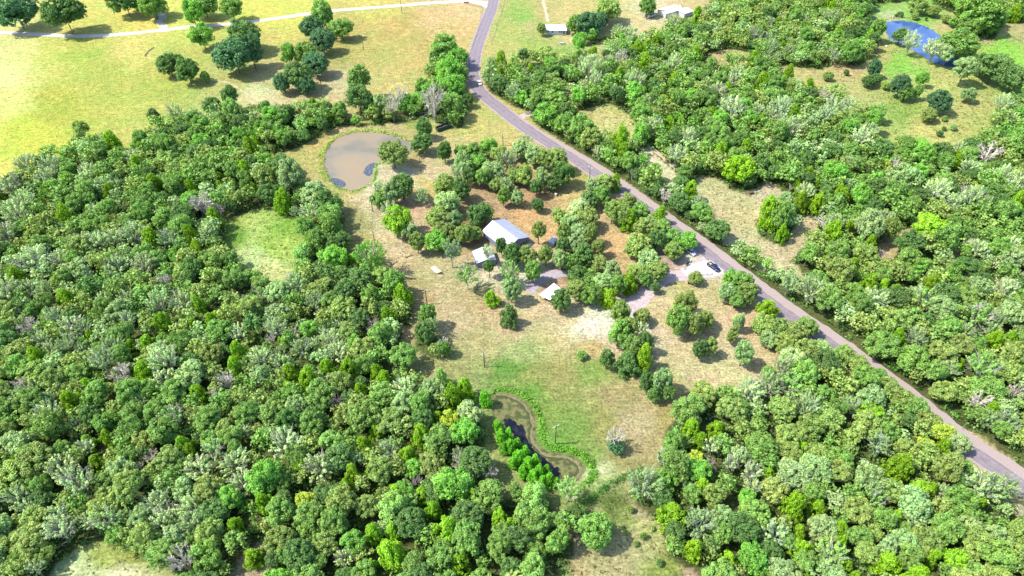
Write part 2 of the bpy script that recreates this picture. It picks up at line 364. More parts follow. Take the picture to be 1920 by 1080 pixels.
# pond beds and muddy banks
for k, (poly, dep) in enumerate(PONDS):
    ins = inside(poly, gx, gy)
    gcol[ins] = alb((120, 112, 85))
set_tint(me, gcol)
def ground_material():
    m = bpy.data.materials.new('ground_cover'); m.use_nodes = True
    nt = m.node_tree; n = nt.nodes; l = nt.links; b = n['Principled BSDF']
    b.inputs['Roughness'].default_value = 0.95; b.inputs['Specular IOR Level'].default_value = 0.1
    a = n.new('ShaderNodeAttribute'); a.attribute_name = 'tint'
    g = n.new('ShaderNodeNewGeometry')
    def noise(scale, detail, stretch=None, rot=0.0):
        z = n.new('ShaderNodeTexNoise'); z.inputs['Scale'].default_value = scale; z.inputs['Detail'].default_value = detail; z.inputs['Roughness'].default_value = 0.65
        if stretch:
            mpg = n.new('ShaderNodeMapping'); mpg.inputs['Scale'].default_value = stretch; mpg.inputs['Rotation'].default_value = (0, 0, rot)
            l.new(g.outputs['Position'], mpg.inputs['Vector']); l.new(mpg.outputs[0], z.inputs['Vector'])
        else: l.new(g.outputs['Position'], z.inputs['Vector'])
        return z
    def ramp(z, lo, hi, a0, a1):
        r = n.new('ShaderNodeMapRange'); r.inputs['From Min'].default_value = lo; r.inputs['From Max'].default_value = hi
        r.inputs['To Min'].default_value = a0; r.inputs['To Max'].default_value = a1
        l.new(z.outputs['Fac'], r.inputs['Value']); return r
    big = ramp(noise(0.05, 6), 0.3, 0.7, 0.0, 1.0)
    # straw <-> green shift
    mixc = n.new('ShaderNodeMix'); mixc.data_type = 'RGBA'; mixc.blend_type = 'MULTIPLY'; mixc.inputs[0].default_value = 1.0
    shift = n.new('ShaderNodeMix'); shift.data_type = 'RGBA'
    shift.inputs[6].default_value = (1.09, 1.0, 0.93, 1); shift.inputs[7].default_value = (0.78, 1.0, 0.74, 1)
    l.new(big.outputs[0], shift.inputs[0]); l.new(a.outputs['Color'], mixc.inputs[6]); l.new(shift.outputs[2], mixc.inputs[7])
    mid = ramp(noise(0.35, 6), 0.32, 0.68, 0.74, 1.24)
    fine = ramp(noise(1.3, 7), 0.34, 0.66, 0.55, 1.45)
    streak = ramp(noise(0.9, 5, (0.22, 1.8, 1), 0.6), 0.35, 0.65, 0.82, 1.18)
    cur = mixc.outputs[2]
    for r in (mid, fine, streak):
        s = n.new('ShaderNodeVectorMath'); s.operation = 'SCALE'
        l.new(cur, s.inputs[0]); l.new(r.outputs[0], s.inputs['Scale']); cur = s.outputs[0]
    # bare pale scuffs
    sp = ramp(noise(0.8, 6), 0.60, 0.72, 0.0, 0.6)
    mx = n.new('ShaderNodeMix'); mx.data_type = 'RGBA'; l.new(sp.outputs[0], mx.inputs[0]); l.new(cur, mx.inputs[6])
    sc2 = n.new('ShaderNodeVectorMath'); sc2.operation = 'MULTIPLY'; sc2.inputs[1].default_value = (1.45, 1.35, 1.5); l.new(cur, sc2.inputs[0])
    l.new(sc2.outputs[0], mx.inputs[7])
    l.new(mx.outputs[2], b.inputs['Base Color'])
    bz = noise(1.6, 6); bp = n.new('ShaderNodeBump'); bp.inputs['Strength'].default_value = 0.55; bp.inputs['Distance'].default_value = 0.35
    l.new(bz.outputs['Fac'], bp.inputs['Height']); l.new(bp.outputs[0], b.inputs['Normal'])
    return m
me.materials.append(ground_material())
link('ground', me, kind='structure')

# ------------------------------------------------------------------ roads and tracks
def strip_mat(name, c, noise=0.15, scale=1.2, bump=0.3, rough=0.9): return mat(name, alb(c, 2.15), rough, 0, noise, scale, bump, 0.15)
def strip(name, path, left, right, material, dz, ragged=0.0, sub=3, cross=4):
    """path: list of Vectors; left/right: half widths per point (or numbers)"""
    n = len(path); vs = []; fs = []
    for i, p in enumerate(path):
        t = (path[min(i + 1, n - 1)] - path[max(i - 1, 0)]); t.z = 0; t.normalize(); nrm = Vector((-t.y, t.x, 0))
        L = left(i / (n - 1)) if callable(left) else left; R = right(i / (n - 1)) if callable(right) else right
        L += ragged * (random.random() - 0.5) * 2; R += ragged * (random.random() - 0.5) * 2
        for k in range(cross + 1):
            s = L + (-R - L) * k / cross
            q = p + nrm * s
            vs.append((q.x, q.y, gz(q.x, q.y) + dz))
    w = cross + 1
    for i in range(n - 1):
        for k in range(cross): fs.append((i * w + k, i * w + k + 1, (i + 1) * w + k + 1, (i + 1) * w + k))
    me = bpy.data.meshes.new(name); me.from_pydata(vs, [], fs); me.materials.append(material)
    me.polygons.foreach_set('use_smooth', [True] * len(fs)); me.update()
    if me.polygons[0].normal.z < 0: me.flip_normals()
    return link(name, me, kind='structure')
def px_path(pts, step=1.6):
    P = smooth_path([at(*p) for p in pts], 8); out = [P[0]]
    for p in P[1:]:
        while (p - out[-1]).length > step:
            out.append(out[-1] + (p - out[-1]).normalized() * step)
    return out
ROADP = px_path(ROAD_PX, 2.0)
def u_of(py):
    k = min(range(len(ROADP)), key=lambda i: abs(project(ROADP[i].x, ROADP[i].y, 0)[1] - py)); return k / (len(ROADP) - 1)
u1 = u_of(210); u2 = u_of(330)
def road_half(u): return 3.4 + (2.55 - 3.4) * min(max((u - u1) / (u2 - u1), 0), 1)
# path runs towards the camera, so its left side is the east side
strip('road_shoulder', ROADP, lambda u: road_half(u) + 0.8 + 3.0 * min(max((u - u1) / (u2 - u1), 0), 1), lambda u: road_half(u) + 0.9, strip_mat('shoulder_gravel', (205, 186, 180), 0.25, 4.0, 0.5), 0.035, 0.34)
def asphalt():
    m = mat('asphalt', alb((166, 152, 159), 2.15), 0.85, 0, 0.16, 0.5, 0.1, 0.2); return m
strip('road', ROADP, road_half, road_half, asphalt(), 0.06, 0.28)
mtrk = mat('worn_asphalt', alb((173, 160, 165), 2.15), 0.85, 0, 0.16, 0.8, 0.1, 0.2)
def offset(path, o):
    out = []
    for i, p in enumerate(path):
        t = (path[min(i + 1, len(path) - 1)] - path[max(i - 1, 0)]); t.z = 0; t.normalize(); out.append(p + Vector((-t.y, t.x, 0)) * o)
    return out
for o_ in (1.35, -1.35):
    strip('wheel_track', offset(ROADP, o_), 0.42, 0.42, mtrk, 0.066, 0.16, cross=1)
mgrav = strip_mat('white_gravel', (240, 232, 224), 0.1, 1.0, 0.3)
GRAVEL = px_path([(-120,56),(-40,59),(0,61),(60,64),(150,67),(230,64),(290,58),(350,51),(420,45),(500,37),(600,23),(700,14),(800,6),(870,3),(905,6),(922,12)])
strip('gravel_road', GRAVEL, lambda u: 2.3 + (2.5 * max(0, (u - 0.955) / 0.045)), lambda u: 2.3 + (2.5 * max(0, (u - 0.955) / 0.045)), mgrav, 0.05, 0.35)
mdrive = strip_mat('driveway_gravel', (226, 206, 204), 0.22, 0.9, 0.4)
strip('driveway', px_path([(1342,495),(1325,503),(1305,511),(1275,517),(1245,522),(1222,540),(1200,562),(1180,578),(1160,590)]), lambda u: 3.1 + 3.7 * max(0, 1 - u / 0.28), lambda u: 3.1 + 3.5 * max(0, 1 - u / 0.28), mdrive, 0.05, 0.5)
strip('driveway', px_path([(1345,497),(1328,504),(1305,510),(1285,516)]), 4.0, 4.4, strip_mat('pale_gravel', (246, 236, 232), 0.08, 1.0, 0.3), 0.062, 0.9)
strip('driveway', px_path([(1065,513),(1045,514),(1025,517),(1008,524),(998,540),(994,556)]), 2.0, 2.0, strip_mat('drive_grey', (205, 192, 198), 0.14, 1.0, 0.3), 0.05, 0.45)
strip('dirt_track', px_path([(1016,-20),(1019,5),(1024,25),(1028,42)]), 1.0, 1.0, strip_mat('pale_dirt', (228, 214, 178), 0.14, 1.0, 0.3), 0.03, 0.45)
strip('dirt_track', px_path([(1200,262),(1215,275),(1235,288),(1252,302),(1275,322)]), 1.3, 1.3, MATS['pale_dirt'], 0.03, 0.5)
strip('dirt_track', px_path([(955,222),(975,220),(990,214),(1000,212)]), 2.2, 2.2, strip_mat('entry_gravel', (222, 200, 196), 0.14, 1.0, 0.3), 0.03, 0.5)
strip('dry_wash', px_path([(296,18),(304,32),(299,42),(309,54),(306,60)], 1.0), 2.4, 2.2, strip_mat('wash_sand', (238, 230, 218), 0.12, 1.0, 0.4), 0.04, 1.1)
strip('dry_wash', px_path([(395,150),(430,156),(445,165),(470,180),(510,195)], 1.0), 0.6, 0.6, strip_mat('faint_wash', (222, 210, 165), 0.12, 1.0, 0.4), 0.03, 0.6)
strip('dry_wash', px_path([(290,88),(278,97),(273,106)], 1.0), 0.6, 0.7, strip_mat('wash_soil', (120, 105, 80), 0.2, 1.0, 0.4), 0.03, 0.45)
# ------------------------------------------------------------------ water
def water_mat(name, c_a, c_b, scale, rough, lo=0.45, hi=0.55, c_c=None, spec=0.5):
    m = bpy.data.materials.new(name); m.use_nodes = True
    nt = m.node_tree; n = nt.nodes; l = nt.links; b = n['Principled BSDF']
    b.inputs['Roughness'].default_value = rough; b.inputs['Specular IOR Level'].default_value = spec
    g = n.new('ShaderNodeNewGeometry'); z = n.new('ShaderNodeTexNoise'); z.inputs['Scale'].default_value = scale; z.inputs['Detail'].default_value = 6
    l.new(g.outputs['Position'], z.inputs['Vector'])
    r = n.new('ShaderNodeValToRGB'); r.color_ramp.elements[0].position = lo; r.color_ramp.elements[1].position = hi
    r.color_ramp.elements[0].color = (*c_a, 1); r.color_ramp.elements[1].color = (*c_b, 1)
    if c_c:
        e = r.color_ramp.elements.new(hi + 0.12); e.color = (*c_c, 1)
    l.new(z.outputs['Fac'], r.inputs['Fac']); l.new(r.outputs[0], b.inputs['Base Color'])
    w = n.new('ShaderNodeTexNoise'); w.inputs['Scale'].default_value = 1.2; w.inputs['Detail'].default_value = 3
    l.new(g.outputs['Position'], w.inputs['Vector'])
    bp = n.new('ShaderNodeBump'); bp.inputs['Strength'].default_value = 0.12; bp.inputs['Distance'].default_value = 0.05
    l.new(w.outputs['Fac'], bp.inputs['Height']); l.new(bp.outputs[0], b.inputs['Normal'])
    return m
def sheet(name, poly2, z, material, **kw):
    P = smooth_path([Vector((x, y, 0)) for x, y in list(poly2) + [poly2[0]]], 5)[:-1]
    me = bpy.data.meshes.new(name)
    from mathutils.geometry import tessellate_polygon
    tris = tessellate_polygon([P])
    me.from_pydata([(p.x, p.y, z) for p in P], [], [tuple(t) for t in tris]); me.materials.append(material); me.update()
    if me.polygons[0].normal.z < 0: me.flip_normals()
    bpyo = link(name, me, **kw); return bpyo
sheet('pond_water', PONDS[0][0], -0.10, water_mat('murky_water', alb((150, 146, 132), 2.0), alb((176, 162, 138), 2.0), 0.05, 0.45, 0.40, 0.52, alb((184, 164, 134), 2.0), 0.12), kind='structure')
sheet('pond_water', PONDS[2][0], -0.12, water_mat('sky_tinted_water', (0.015, 0.04, 0.13), (0.03, 0.07, 0.19), 0.05, 0.07, 0.35, 0.50, (0.11, 0.11, 0.17), 0.55), kind='structure')  # blue of the reflected sky is partly put into the base colour
sheet('pond_water', PONDS[1][0], -0.12, water_mat('weedy_water', alb((92, 104, 58)), alb((150, 146, 96)), 0.45, 0.75, 0.42, 0.56, alb((104, 128, 62)), 0.1), kind='structure')
BLACK = [(944,786),(958,786),(972,794),(985,806),(990,822),(1000,838),(1016,854),(1036,870),(1050,884),(1046,896),(1030,890),(1008,868),(992,854),(978,838),(968,820),(956,806),(945,798)]
def ragged(poly, amp, n=8):
    P = smooth_path([Vector((x, y, 0)) for x, y in list(poly) + [poly[0]]], n)[:-1]
    return [(p.x + random.uniform(-amp, amp), p.y + random.uniform(-amp, amp)) for p in P]
def rsheet(name, poly, z, material, **kw):
    from mathutils.geometry import tessellate_polygon
    P = [Vector((x, y, 0)) for x, y in poly]; me = bpy.data.meshes.new(name)
    me.from_pydata([(p.x, p.y, z) for p in P], [], [tuple(t) for t in tessellate_polygon([P])]); me.materials.append(material); me.update()
    if me.polygons[0].normal.z < 0: me.flip_normals()
    return link(name, me, **kw)
rsheet('open_water', ragged(wpoly(BLACK), 0.6, 7), -0.09, water_mat('black_water', (0.004, 0.005, 0.010), (0.014, 0.016, 0.02), 0.5, 0.15, 0.45, 0.66, None, 0.2), kind='structure')
_cx = sum(a for a, b in PONDS[1][0]) / len(PONDS[1][0])
for k_, (sh_, wd_, cc_) in enumerate(((1.0, 0.42, (156, 150, 108)), (2.3, 0.4, (96, 100, 66)))):
    pts_ = [(930,738),(955,741),(972,748),(986,762),(997,779),(1000,798),(998,820),(1009,839),(1028,852),(1055,855),(1075,861),(1088,873),(1091,884),(1084,895),(1068,900)]
    pp_ = px_path(pts_, 0.9); pp_ = offset(pp_, -sh_ * 0.45)
    o_ = strip('mud_rim', pp_, wd_, wd_, mat('mud_rim_%d' % k_, alb(cc_), 0.9, 0, 0.2, 1.5, 0.2, 0.1), 0.0, 0.36, cross=1)
    for v_ in o_.data.vertices: v_.co.z = -0.085 + 0.006 * k_

for nm, pp in (('open_water', [(681,324),(686,313),(696,306),(706,305),(708,309),(700,316),(698,326),(690,330)]), ('open_water', [(620,334),(632,334),(645,340),(648,348),(636,351),(625,344)])):
    sheet(nm, wpoly(pp), -0.085, MATS.setdefault('pool_dark', water_mat('pool_dark', alb((84, 92, 112)), alb((130, 130, 128)), 0.9, 0.15, 0.45, 0.62)), kind='structure')
ring = [Vector((x, y, 0)) for x, y in PONDS[1][0]]
#__PART2__
# ------------------------------------------------------------------ tree shapes (unit size)
def unit(v): return v / np.maximum(np.linalg.norm(v, axis=-1, keepdims=True), 1e-9)
def rdirs(n, zmin=-1.0):
    z = RNG.uniform(zmin, 1, n); a = RNG.uniform(0, 2 * np.pi, n); r = np.sqrt(1 - z * z)
    return np.stack([r * np.cos(a), r * np.sin(a), z], 1)
def leaf_quads(P, N, size):
    n = len(P)
    N = unit(N); t = unit(np.cross(N, RNG.normal(size=(n, 3)))); b = np.cross(N, t)
    s = (size * RNG.uniform(0.6, 1.35, n))[:, None]
    a = t * s; c = b * s * RNG.uniform(0.55, 1.0, n)[:, None]
    return np.stack([P - a * 0.5 - c * 0.5, P + a * 0.5 - c * 0.4, P + a * 0.45 + c * 0.5, P - a * 0.5 + c * 0.45], 1)
def clump_leaves(C, R, each, size, var=0.22, squash=1.0, spread=0.55, radial=None):
    m = len(C); d = rdirs(m * each, -0.75)
    c = np.repeat(C, each, 0); r = np.repeat(R, each)[:, None]
    d2 = d * np.array([1, 1, squash])
    if radial:
        ax = unit(c + np.array([0, 0, 0.75])); al = np.sum(d2 * ax, 1, keepdims=True); d2 = (d2 - al * ax) * 0.55 + al * ax * radial
    P = c + d2 * r * RNG.uniform(0.72, 1.06, (m * each, 1))
    N = d + RNG.normal(size=d.shape) * spread + np.array([0, 0, 0.5])
    V = leaf_quads(P, N, size)
    base = 1 + RNG.uniform(-var, var, m); hue = RNG.uniform(-0.07, 0.07, m)
    tc = np.stack([base * (1 + hue), base, base * (1 - hue)], 1)
    cols = np.repeat(tc, each, 0) * RNG.uniform(0.85, 1.15, (m * each, 1))
    return V, cols
def crown_shape(kind, low=0):
    if kind in ('oak', 'elm', 'live', 'ash'):
        nl = {'oak': 9, 'elm': 7, 'live': 10, 'ash': 8}[kind]
        lob = rdirs(nl, -0.2)
        nC = {'oak': 105, 'elm': 80, 'live': 130, 'ash': 58}[kind]
        if low: nC = int(nC / (2.5 if low == 1 else 3.8))
        D = rdirs(nC, -0.62)
        k = np.max(D @ lob.T, 1)
        rad = {'oak': 0.46, 'elm': 0.40, 'live': 0.60, 'ash': 0.46}[kind] + {'oak': 0.48, 'elm': 0.54, 'live': 0.32, 'ash': 0.48}[kind] * np.clip((k - 0.4) / 0.6, 0, 1)
        rad *= RNG.uniform(0.86, 1.04, nC)
        rad[RNG.random(nC) < 0.16] *= 0.6
        C = D * rad[:, None]
        R = RNG.uniform(0.75, 1.25, nC) * {'oak': 0.17, 'elm': 0.2, 'live': 0.16, 'ash': 0.15}[kind]
        each = {'oak': 78, 'elm': 95, 'live': 66, 'ash': 60}[kind]; size = {'oak': 0.07, 'elm': 0.07, 'live': 0.068, 'ash': 0.062}[kind]
        if low: R *= 1.5 if low == 1 else 1.75; each //= 5 if low == 1 else 7; size *= 2.1 if low == 1 else 2.6
        V, c = clump_leaves(C, R, each, size, {'live': 0.14}.get(kind, 0.2), radial=2.2 if kind == 'ash' else None)
        nI = 0 if kind == 'ash' else ((0, 40, 16)[low] if low else 260)
        if nI:
            P = rdirs(nI, -0.8) * RNG.uniform(0.1, 0.62, (nI, 1)); V2 = leaf_quads(P, rdirs(nI), 0.26); c2 = np.ones((nI, 3)) * 0.9
            V = np.concatenate([V, V2]); c = np.concatenate([c, c2])
        if kind == 'live': V = V * np.array([1, 1, 0.95])
    else:
        nC = (0, 40, 28)[low] if low else 120
        z = RNG.uniform(-0.95, 0.98, nC); a = RNG.uniform(0, 2 * np.pi, nC)
        r = np.clip((1.04 - z) / 1.35, 0, 1) ** (0.55 if kind == 'cedar' else 0.5) * np.where(z < -0.55, 0.85, 1.0) * 0.86
        r = r * RNG.uniform(0.6, 1.1, nC) * (1 + 0.22 * np.sin(a * 3 + z * 2.5))
        C = np.stack([r * np.cos(a), r * np.sin(a), z], 1); C[0] = (0, 0, 1)
        R = RNG.uniform(0.7, 1.2, nC) * 0.16
        each = 55; size = 0.07
        if low: R *= 1.6; each = 11; size *= 2.4
        V, c = clump_leaves(C, R, each, size, 0.16, 1.5, 0.7)
        nI = 20 if low else 160
        zz = RNG.uniform(-0.9, 0.6, nI); aa = RNG.uniform(0, 2 * np.pi, nI); rr = RNG.uniform(0, 0.55, nI) * np.clip((1 - zz) / 1.4, 0, 1)
        V2 = leaf_quads(np.stack([rr * np.cos(aa), rr * np.sin(aa), zz], 1), rdirs(nI), 0.22)
        V = np.concatenate([V, V2]); c = np.concatenate([c, np.ones((nI, 3)) * 0.9])
    return V, c
def branch_mesh(name, limbs, subs, twigs, thick=1.0, up=0.0):
    mb = MB(); base = Vector((0, 0, -1.0)); rnd = random
    for i in range(limbs):
        a = 2 * math.pi * i / limbs + rnd.uniform(-0.3, 0.3); el = rnd.uniform(0.15, 1.3)
        tip = Vector((math.cos(a) * math.cos(el), math.sin(a) * math.cos(el), math.sin(el) * (1 + up) - 0.05)) * rnd.uniform(0.75, 1.0)
        mid = base.lerp(tip, 0.45) + Vector((0, 0, rnd.uniform(0.0, 0.15)))
        mid.x *= 0.75; mid.y *= 0.75
        nodes = [base, mid, mid.lerp(tip, 0.55) + Vector([rnd.uniform(-0.06, 0.06) for _ in range(3)]), tip]
        rr = [0.05, 0.036, 0.024, 0.01]
        for k in range(3): mb.tube(nodes[k], nodes[k + 1], rr[k] * thick, rr[k + 1] * thick, 4, False)
        for s in range(subs):
            t = rnd.uniform(0.25, 0.95); k = 1 if t < 0.6 else 2
            p = nodes[k].lerp(nodes[k + 1], rnd.random())
            d = ((p - Vector((0, 0, -0.4))).normalized() + Vector([rnd.uniform(-0.8, 0.8) for _ in range(3)])).normalized()
            q = p + d * rnd.uniform(0.22, 0.42); mb.tube(p, q, 0.018 * thick, 0.01 * thick, 3, False)
            for w in range(twigs):
                p2 = p.lerp(q, rnd.uniform(0.3, 1)); d2 = (d + Vector([rnd.uniform(-0.9, 0.9) for _ in range(3)])).normalized()
                mb.tube(p2, p2 + d2 * rnd.uniform(0.1, 0.24), 0.01 * thick, 0.006 * thick, 3, False)
    return mb.mesh(name, BARK)
def trunk_mesh(name):
    mb = MB(); a = random.uniform(0, 6.28); l = 0.05
    p = [Vector((0, 0, -0.06)), Vector((math.cos(a) * l * .5, math.sin(a) * l * .5, 0.5)), Vector((math.cos(a) * l, math.sin(a) * l, 1.0))]
    mb.tube(p[0], p[1], 0.075, 0.055, 6, False); mb.tube(p[1], p[2], 0.055, 0.03, 6, False)
    for k in range(5):
        b = a + k * 1.256 + random.uniform(-.3, .3); q = p[1].lerp(p[2], random.uniform(0.0, 0.6)); q2 = q + Vector((math.cos(b) * 0.42, math.sin(b) * 0.42, random.uniform(0.15, 0.4)))
        mb.tube(q, q2, 0.03, 0.014, 4, False)
    return mb.mesh(name, BARK)
NV = {'oak': 8, 'elm': 6, 'cedar': 5, 'live': 5, 'ash': 4, 'column': 3}
CROWN = {}; LOWC = {}
for k, n in NV.items():
    CROWN[k] = []
    for i in range(n):
        V, c = crown_shape(k); CROWN[k].append(quads_mesh('crown_' + k, V, c, FOL))
    LOWC[k] = {q: [crown_shape(k, q) for _ in range(5)] for q in (1, 2)}
BR_ASH = [branch_mesh('branches', 9, 7, 4, 1.0) for _ in range(4)]
BR_DEAD = [branch_mesh('branches', 11, 10, 6, 1.15) for _ in range(4)]
TRUNKS = [trunk_mesh('trunk') for _ in range(4)]

# ------------------------------------------------------------------ tones
TONES = {  # name: (look colour, words)
 'olive': ((126, 151, 80), 'olive green'), 'grey': ((134, 164, 108), 'grey-green'), 'mid': ((110, 148, 72), 'mid green'), 'vivid': ((110, 182, 50), 'vivid green'),
 'dark': ((86, 121, 64), 'dark green'), 'deep': ((76, 114, 78), 'deep bluish green'), 'fresh': ((112, 165, 68), 'fresh green'),
 'pale': ((164, 188, 136), 'pale silvery'), 'lime': ((126, 172, 44), 'lime green'), 'cgreen': ((116, 158, 34), 'yellowish green'),
 'yellow': ((160, 182, 70), 'yellow-green'), 'mint': ((130, 172, 90), 'light green'), 'bare': ((170, 165, 155), 'bleached grey'), 'brown': ((140, 125, 112), 'brownish grey')}
FK = 0.77
def fol(tone, j=0.15):
    c = np.array(alb(TONES[tone][0], FK)); c = c * np.array([1.07, 1.0, 0.90]) * (1 + RNG.uniform(-j, j)) * (1 + RNG.uniform(-0.05, 0.05, 3)); return (*np.clip(c, 0, 0.8), 1)
NAMES = {'oak': ('oak_tree', 'oak'), 'elm': ('elm_tree', 'elm'), 'live': ('live_oak_tree', 'live oak'), 'cedar': ('cedar_tree', 'cedar'), 'ash': ('ash_tree', 'thin ash'), 'dead': ('dead_tree', 'dead tree'), 'column': ('willow_tree', 'slender willow'), 'bush': ('bush', 'bush')}
CATS = {'oak': 'oak tree', 'elm': 'elm tree', 'live': 'live oak', 'cedar': 'cedar tree', 'ash': 'ash tree', 'dead': 'dead tree', 'column': 'willow tree', 'bush': 'bush'}
BARKC = {'oak': (0.13, 0.11, 0.09), 'elm': (0.12, 0.10, 0.08), 'live': (0.08, 0.07, 0.055), 'cedar': (0.12, 0.085, 0.06), 'ash': (0.26, 0.29, 0.19), 'dead': (0.42, 0.38, 0.30), 'column': (0.2, 0.17, 0.12), 'bush': (0.1, 0.09, 0.06)}
TREES = []     # occupied discs: x, y, R
def plant(kind, x, y, R, V, clear, tone, label=None, group=None, bark=None, lean=0.0):
    z0 = gz(x, y); zc = clear + V
    nm, _ = NAMES[kind]
    o = empty(nm, (x, y, z0 - 0.05), random.uniform(0, 6.283), category=CATS[kind])
    if lean: o.rotation_euler = (lean, 0, o.rotation_euler[2])
    if label: o['label'] = label
    if group: o['group'] = group
    bc = (*(bark or BARKC[kind]), 1)
    key = 'live' if kind == 'bush' else kind
    if kind != 'dead':
        c = link('crown', random.choice(CROWN[key]), o); c.location = (0, 0, zc); c.scale = (R * random.uniform(0.9, 1.08), R * random.uniform(0.82, 1.14), V); c.rotation_euler = (random.uniform(-.14, .14), random.uniform(-.14, .14), 0); c.color = fol(tone)
    if kind in ('dead', 'ash'):
        b = link('branches', random.choice(BR_DEAD if kind == 'dead' else BR_ASH), o); b.location = (0, 0, zc); b.scale = (R, R, V)
        b.color = bc if kind == 'dead' else (*[v * random.uniform(0.85, 1.1) for v in bc[:3]], 1)
    if kind != 'bush':
        t = link('trunk', random.choice(TRUNKS), o); t.color = bc
        top = zc - V * 0.95 if kind in ('dead', 'ash') else zc
        t.scale = (min(R, 4.5), min(R, 4.5), max(top, 0.6))
        if kind in ('dead', 'ash'): t.scale = (min(R, 4) * 0.9, min(R, 4) * 0.9, max(top, 0.5) + 0.25)
    TREES.append((x, y, R)); return o

LAND = [((118, 45), 'gravel road in the yellow pasture'), ((305, 35), 'pale dry wash'), ((604, 168), 'pole below the pasture oaks'), ((682, 94), 'pole in the tan pasture'), ((898, 155), 'white car on the road'),
 ((829, 239), 'green dumpster'), ((690, 300), 'round pond'), ((790, 327), 'pole beside the round pond'), ((699, 398), 'pole below the round pond'), ((816, 505), 'plank lean-to'), ((945, 450), 'white-roofed house'),
 ((904, 485), 'small annex building'), ((1036, 462), 'little blue-grey shed'), ((1030, 550), 'carport'), ((1104, 345), 'roadside pole'), ((1293, 472), 'white parked car'), ((1338, 500), 'blue pickup truck'),
 ((1120, 605), 'pale dirt driveway'), ((942, 272), 'pole with the white transformer'), ((1042, 830), 'pole by the weedy pond'), ((908, 688), 'pole by the ditch'), ((800, 571), 'pole in the middle of the field'),
 ((1042, 60), 'white mobile home'), ((1270, 20), 'white house'), ((1405, 365), 'rusty farm implement'), ((1627, 85), 'raised hunting blind'), ((1720, 85), 'blue pond'), ((1730, 150), 'bright green marsh patch'),
 ((1190, 1000), 'scrubby track at the picture foot'), ((1000, 830), 'weedy pond'), ((1330, 620), 'straw field inside the road'), ((1300, 515), 'driveway gate fence')]
LANDW = [(at(*p), t) for p, t in LAND]
SPEC = []   # explicit trees waiting for their labels
def T(cx, cy, w, h, kind='oak', tone='olive', clear=None, bark=None):
    clear_ = {'oak': 0.4, 'elm': 0.5, 'live': 0.2, 'cedar': 0.0, 'ash': 1.2, 'dead': 1.2, 'column': 0.2, 'bush': -0.1}[kind] if clear is None else clear
    zc = 4.5
    for _ in range(5):
        P = at(cx, cy, zc); pm = pxm(P); R = w / 2 / pm
        phi = math.asin(min(0.99, (CAMH - zc) / (P - Vector((0, 0, CAMH))).length))
        off = math.atan((cy - 540) / F)
        vv = (h / 2 / pm) ** 2 - (R * math.sin(phi)) ** 2
        V = math.sqrt(max(vv, 0.01)) / math.cos(phi) * math.cos(off)
        V = min(max(V * 1.18, 0.95 * R), 1.7 * R if kind in ('cedar', 'column', 'dead', 'live', 'oak') else 1.4 * R)
        zc = clear_ + V
    SPEC.append([kind, P.x, P.y, R * 1.06, V, clear_, tone, bark])
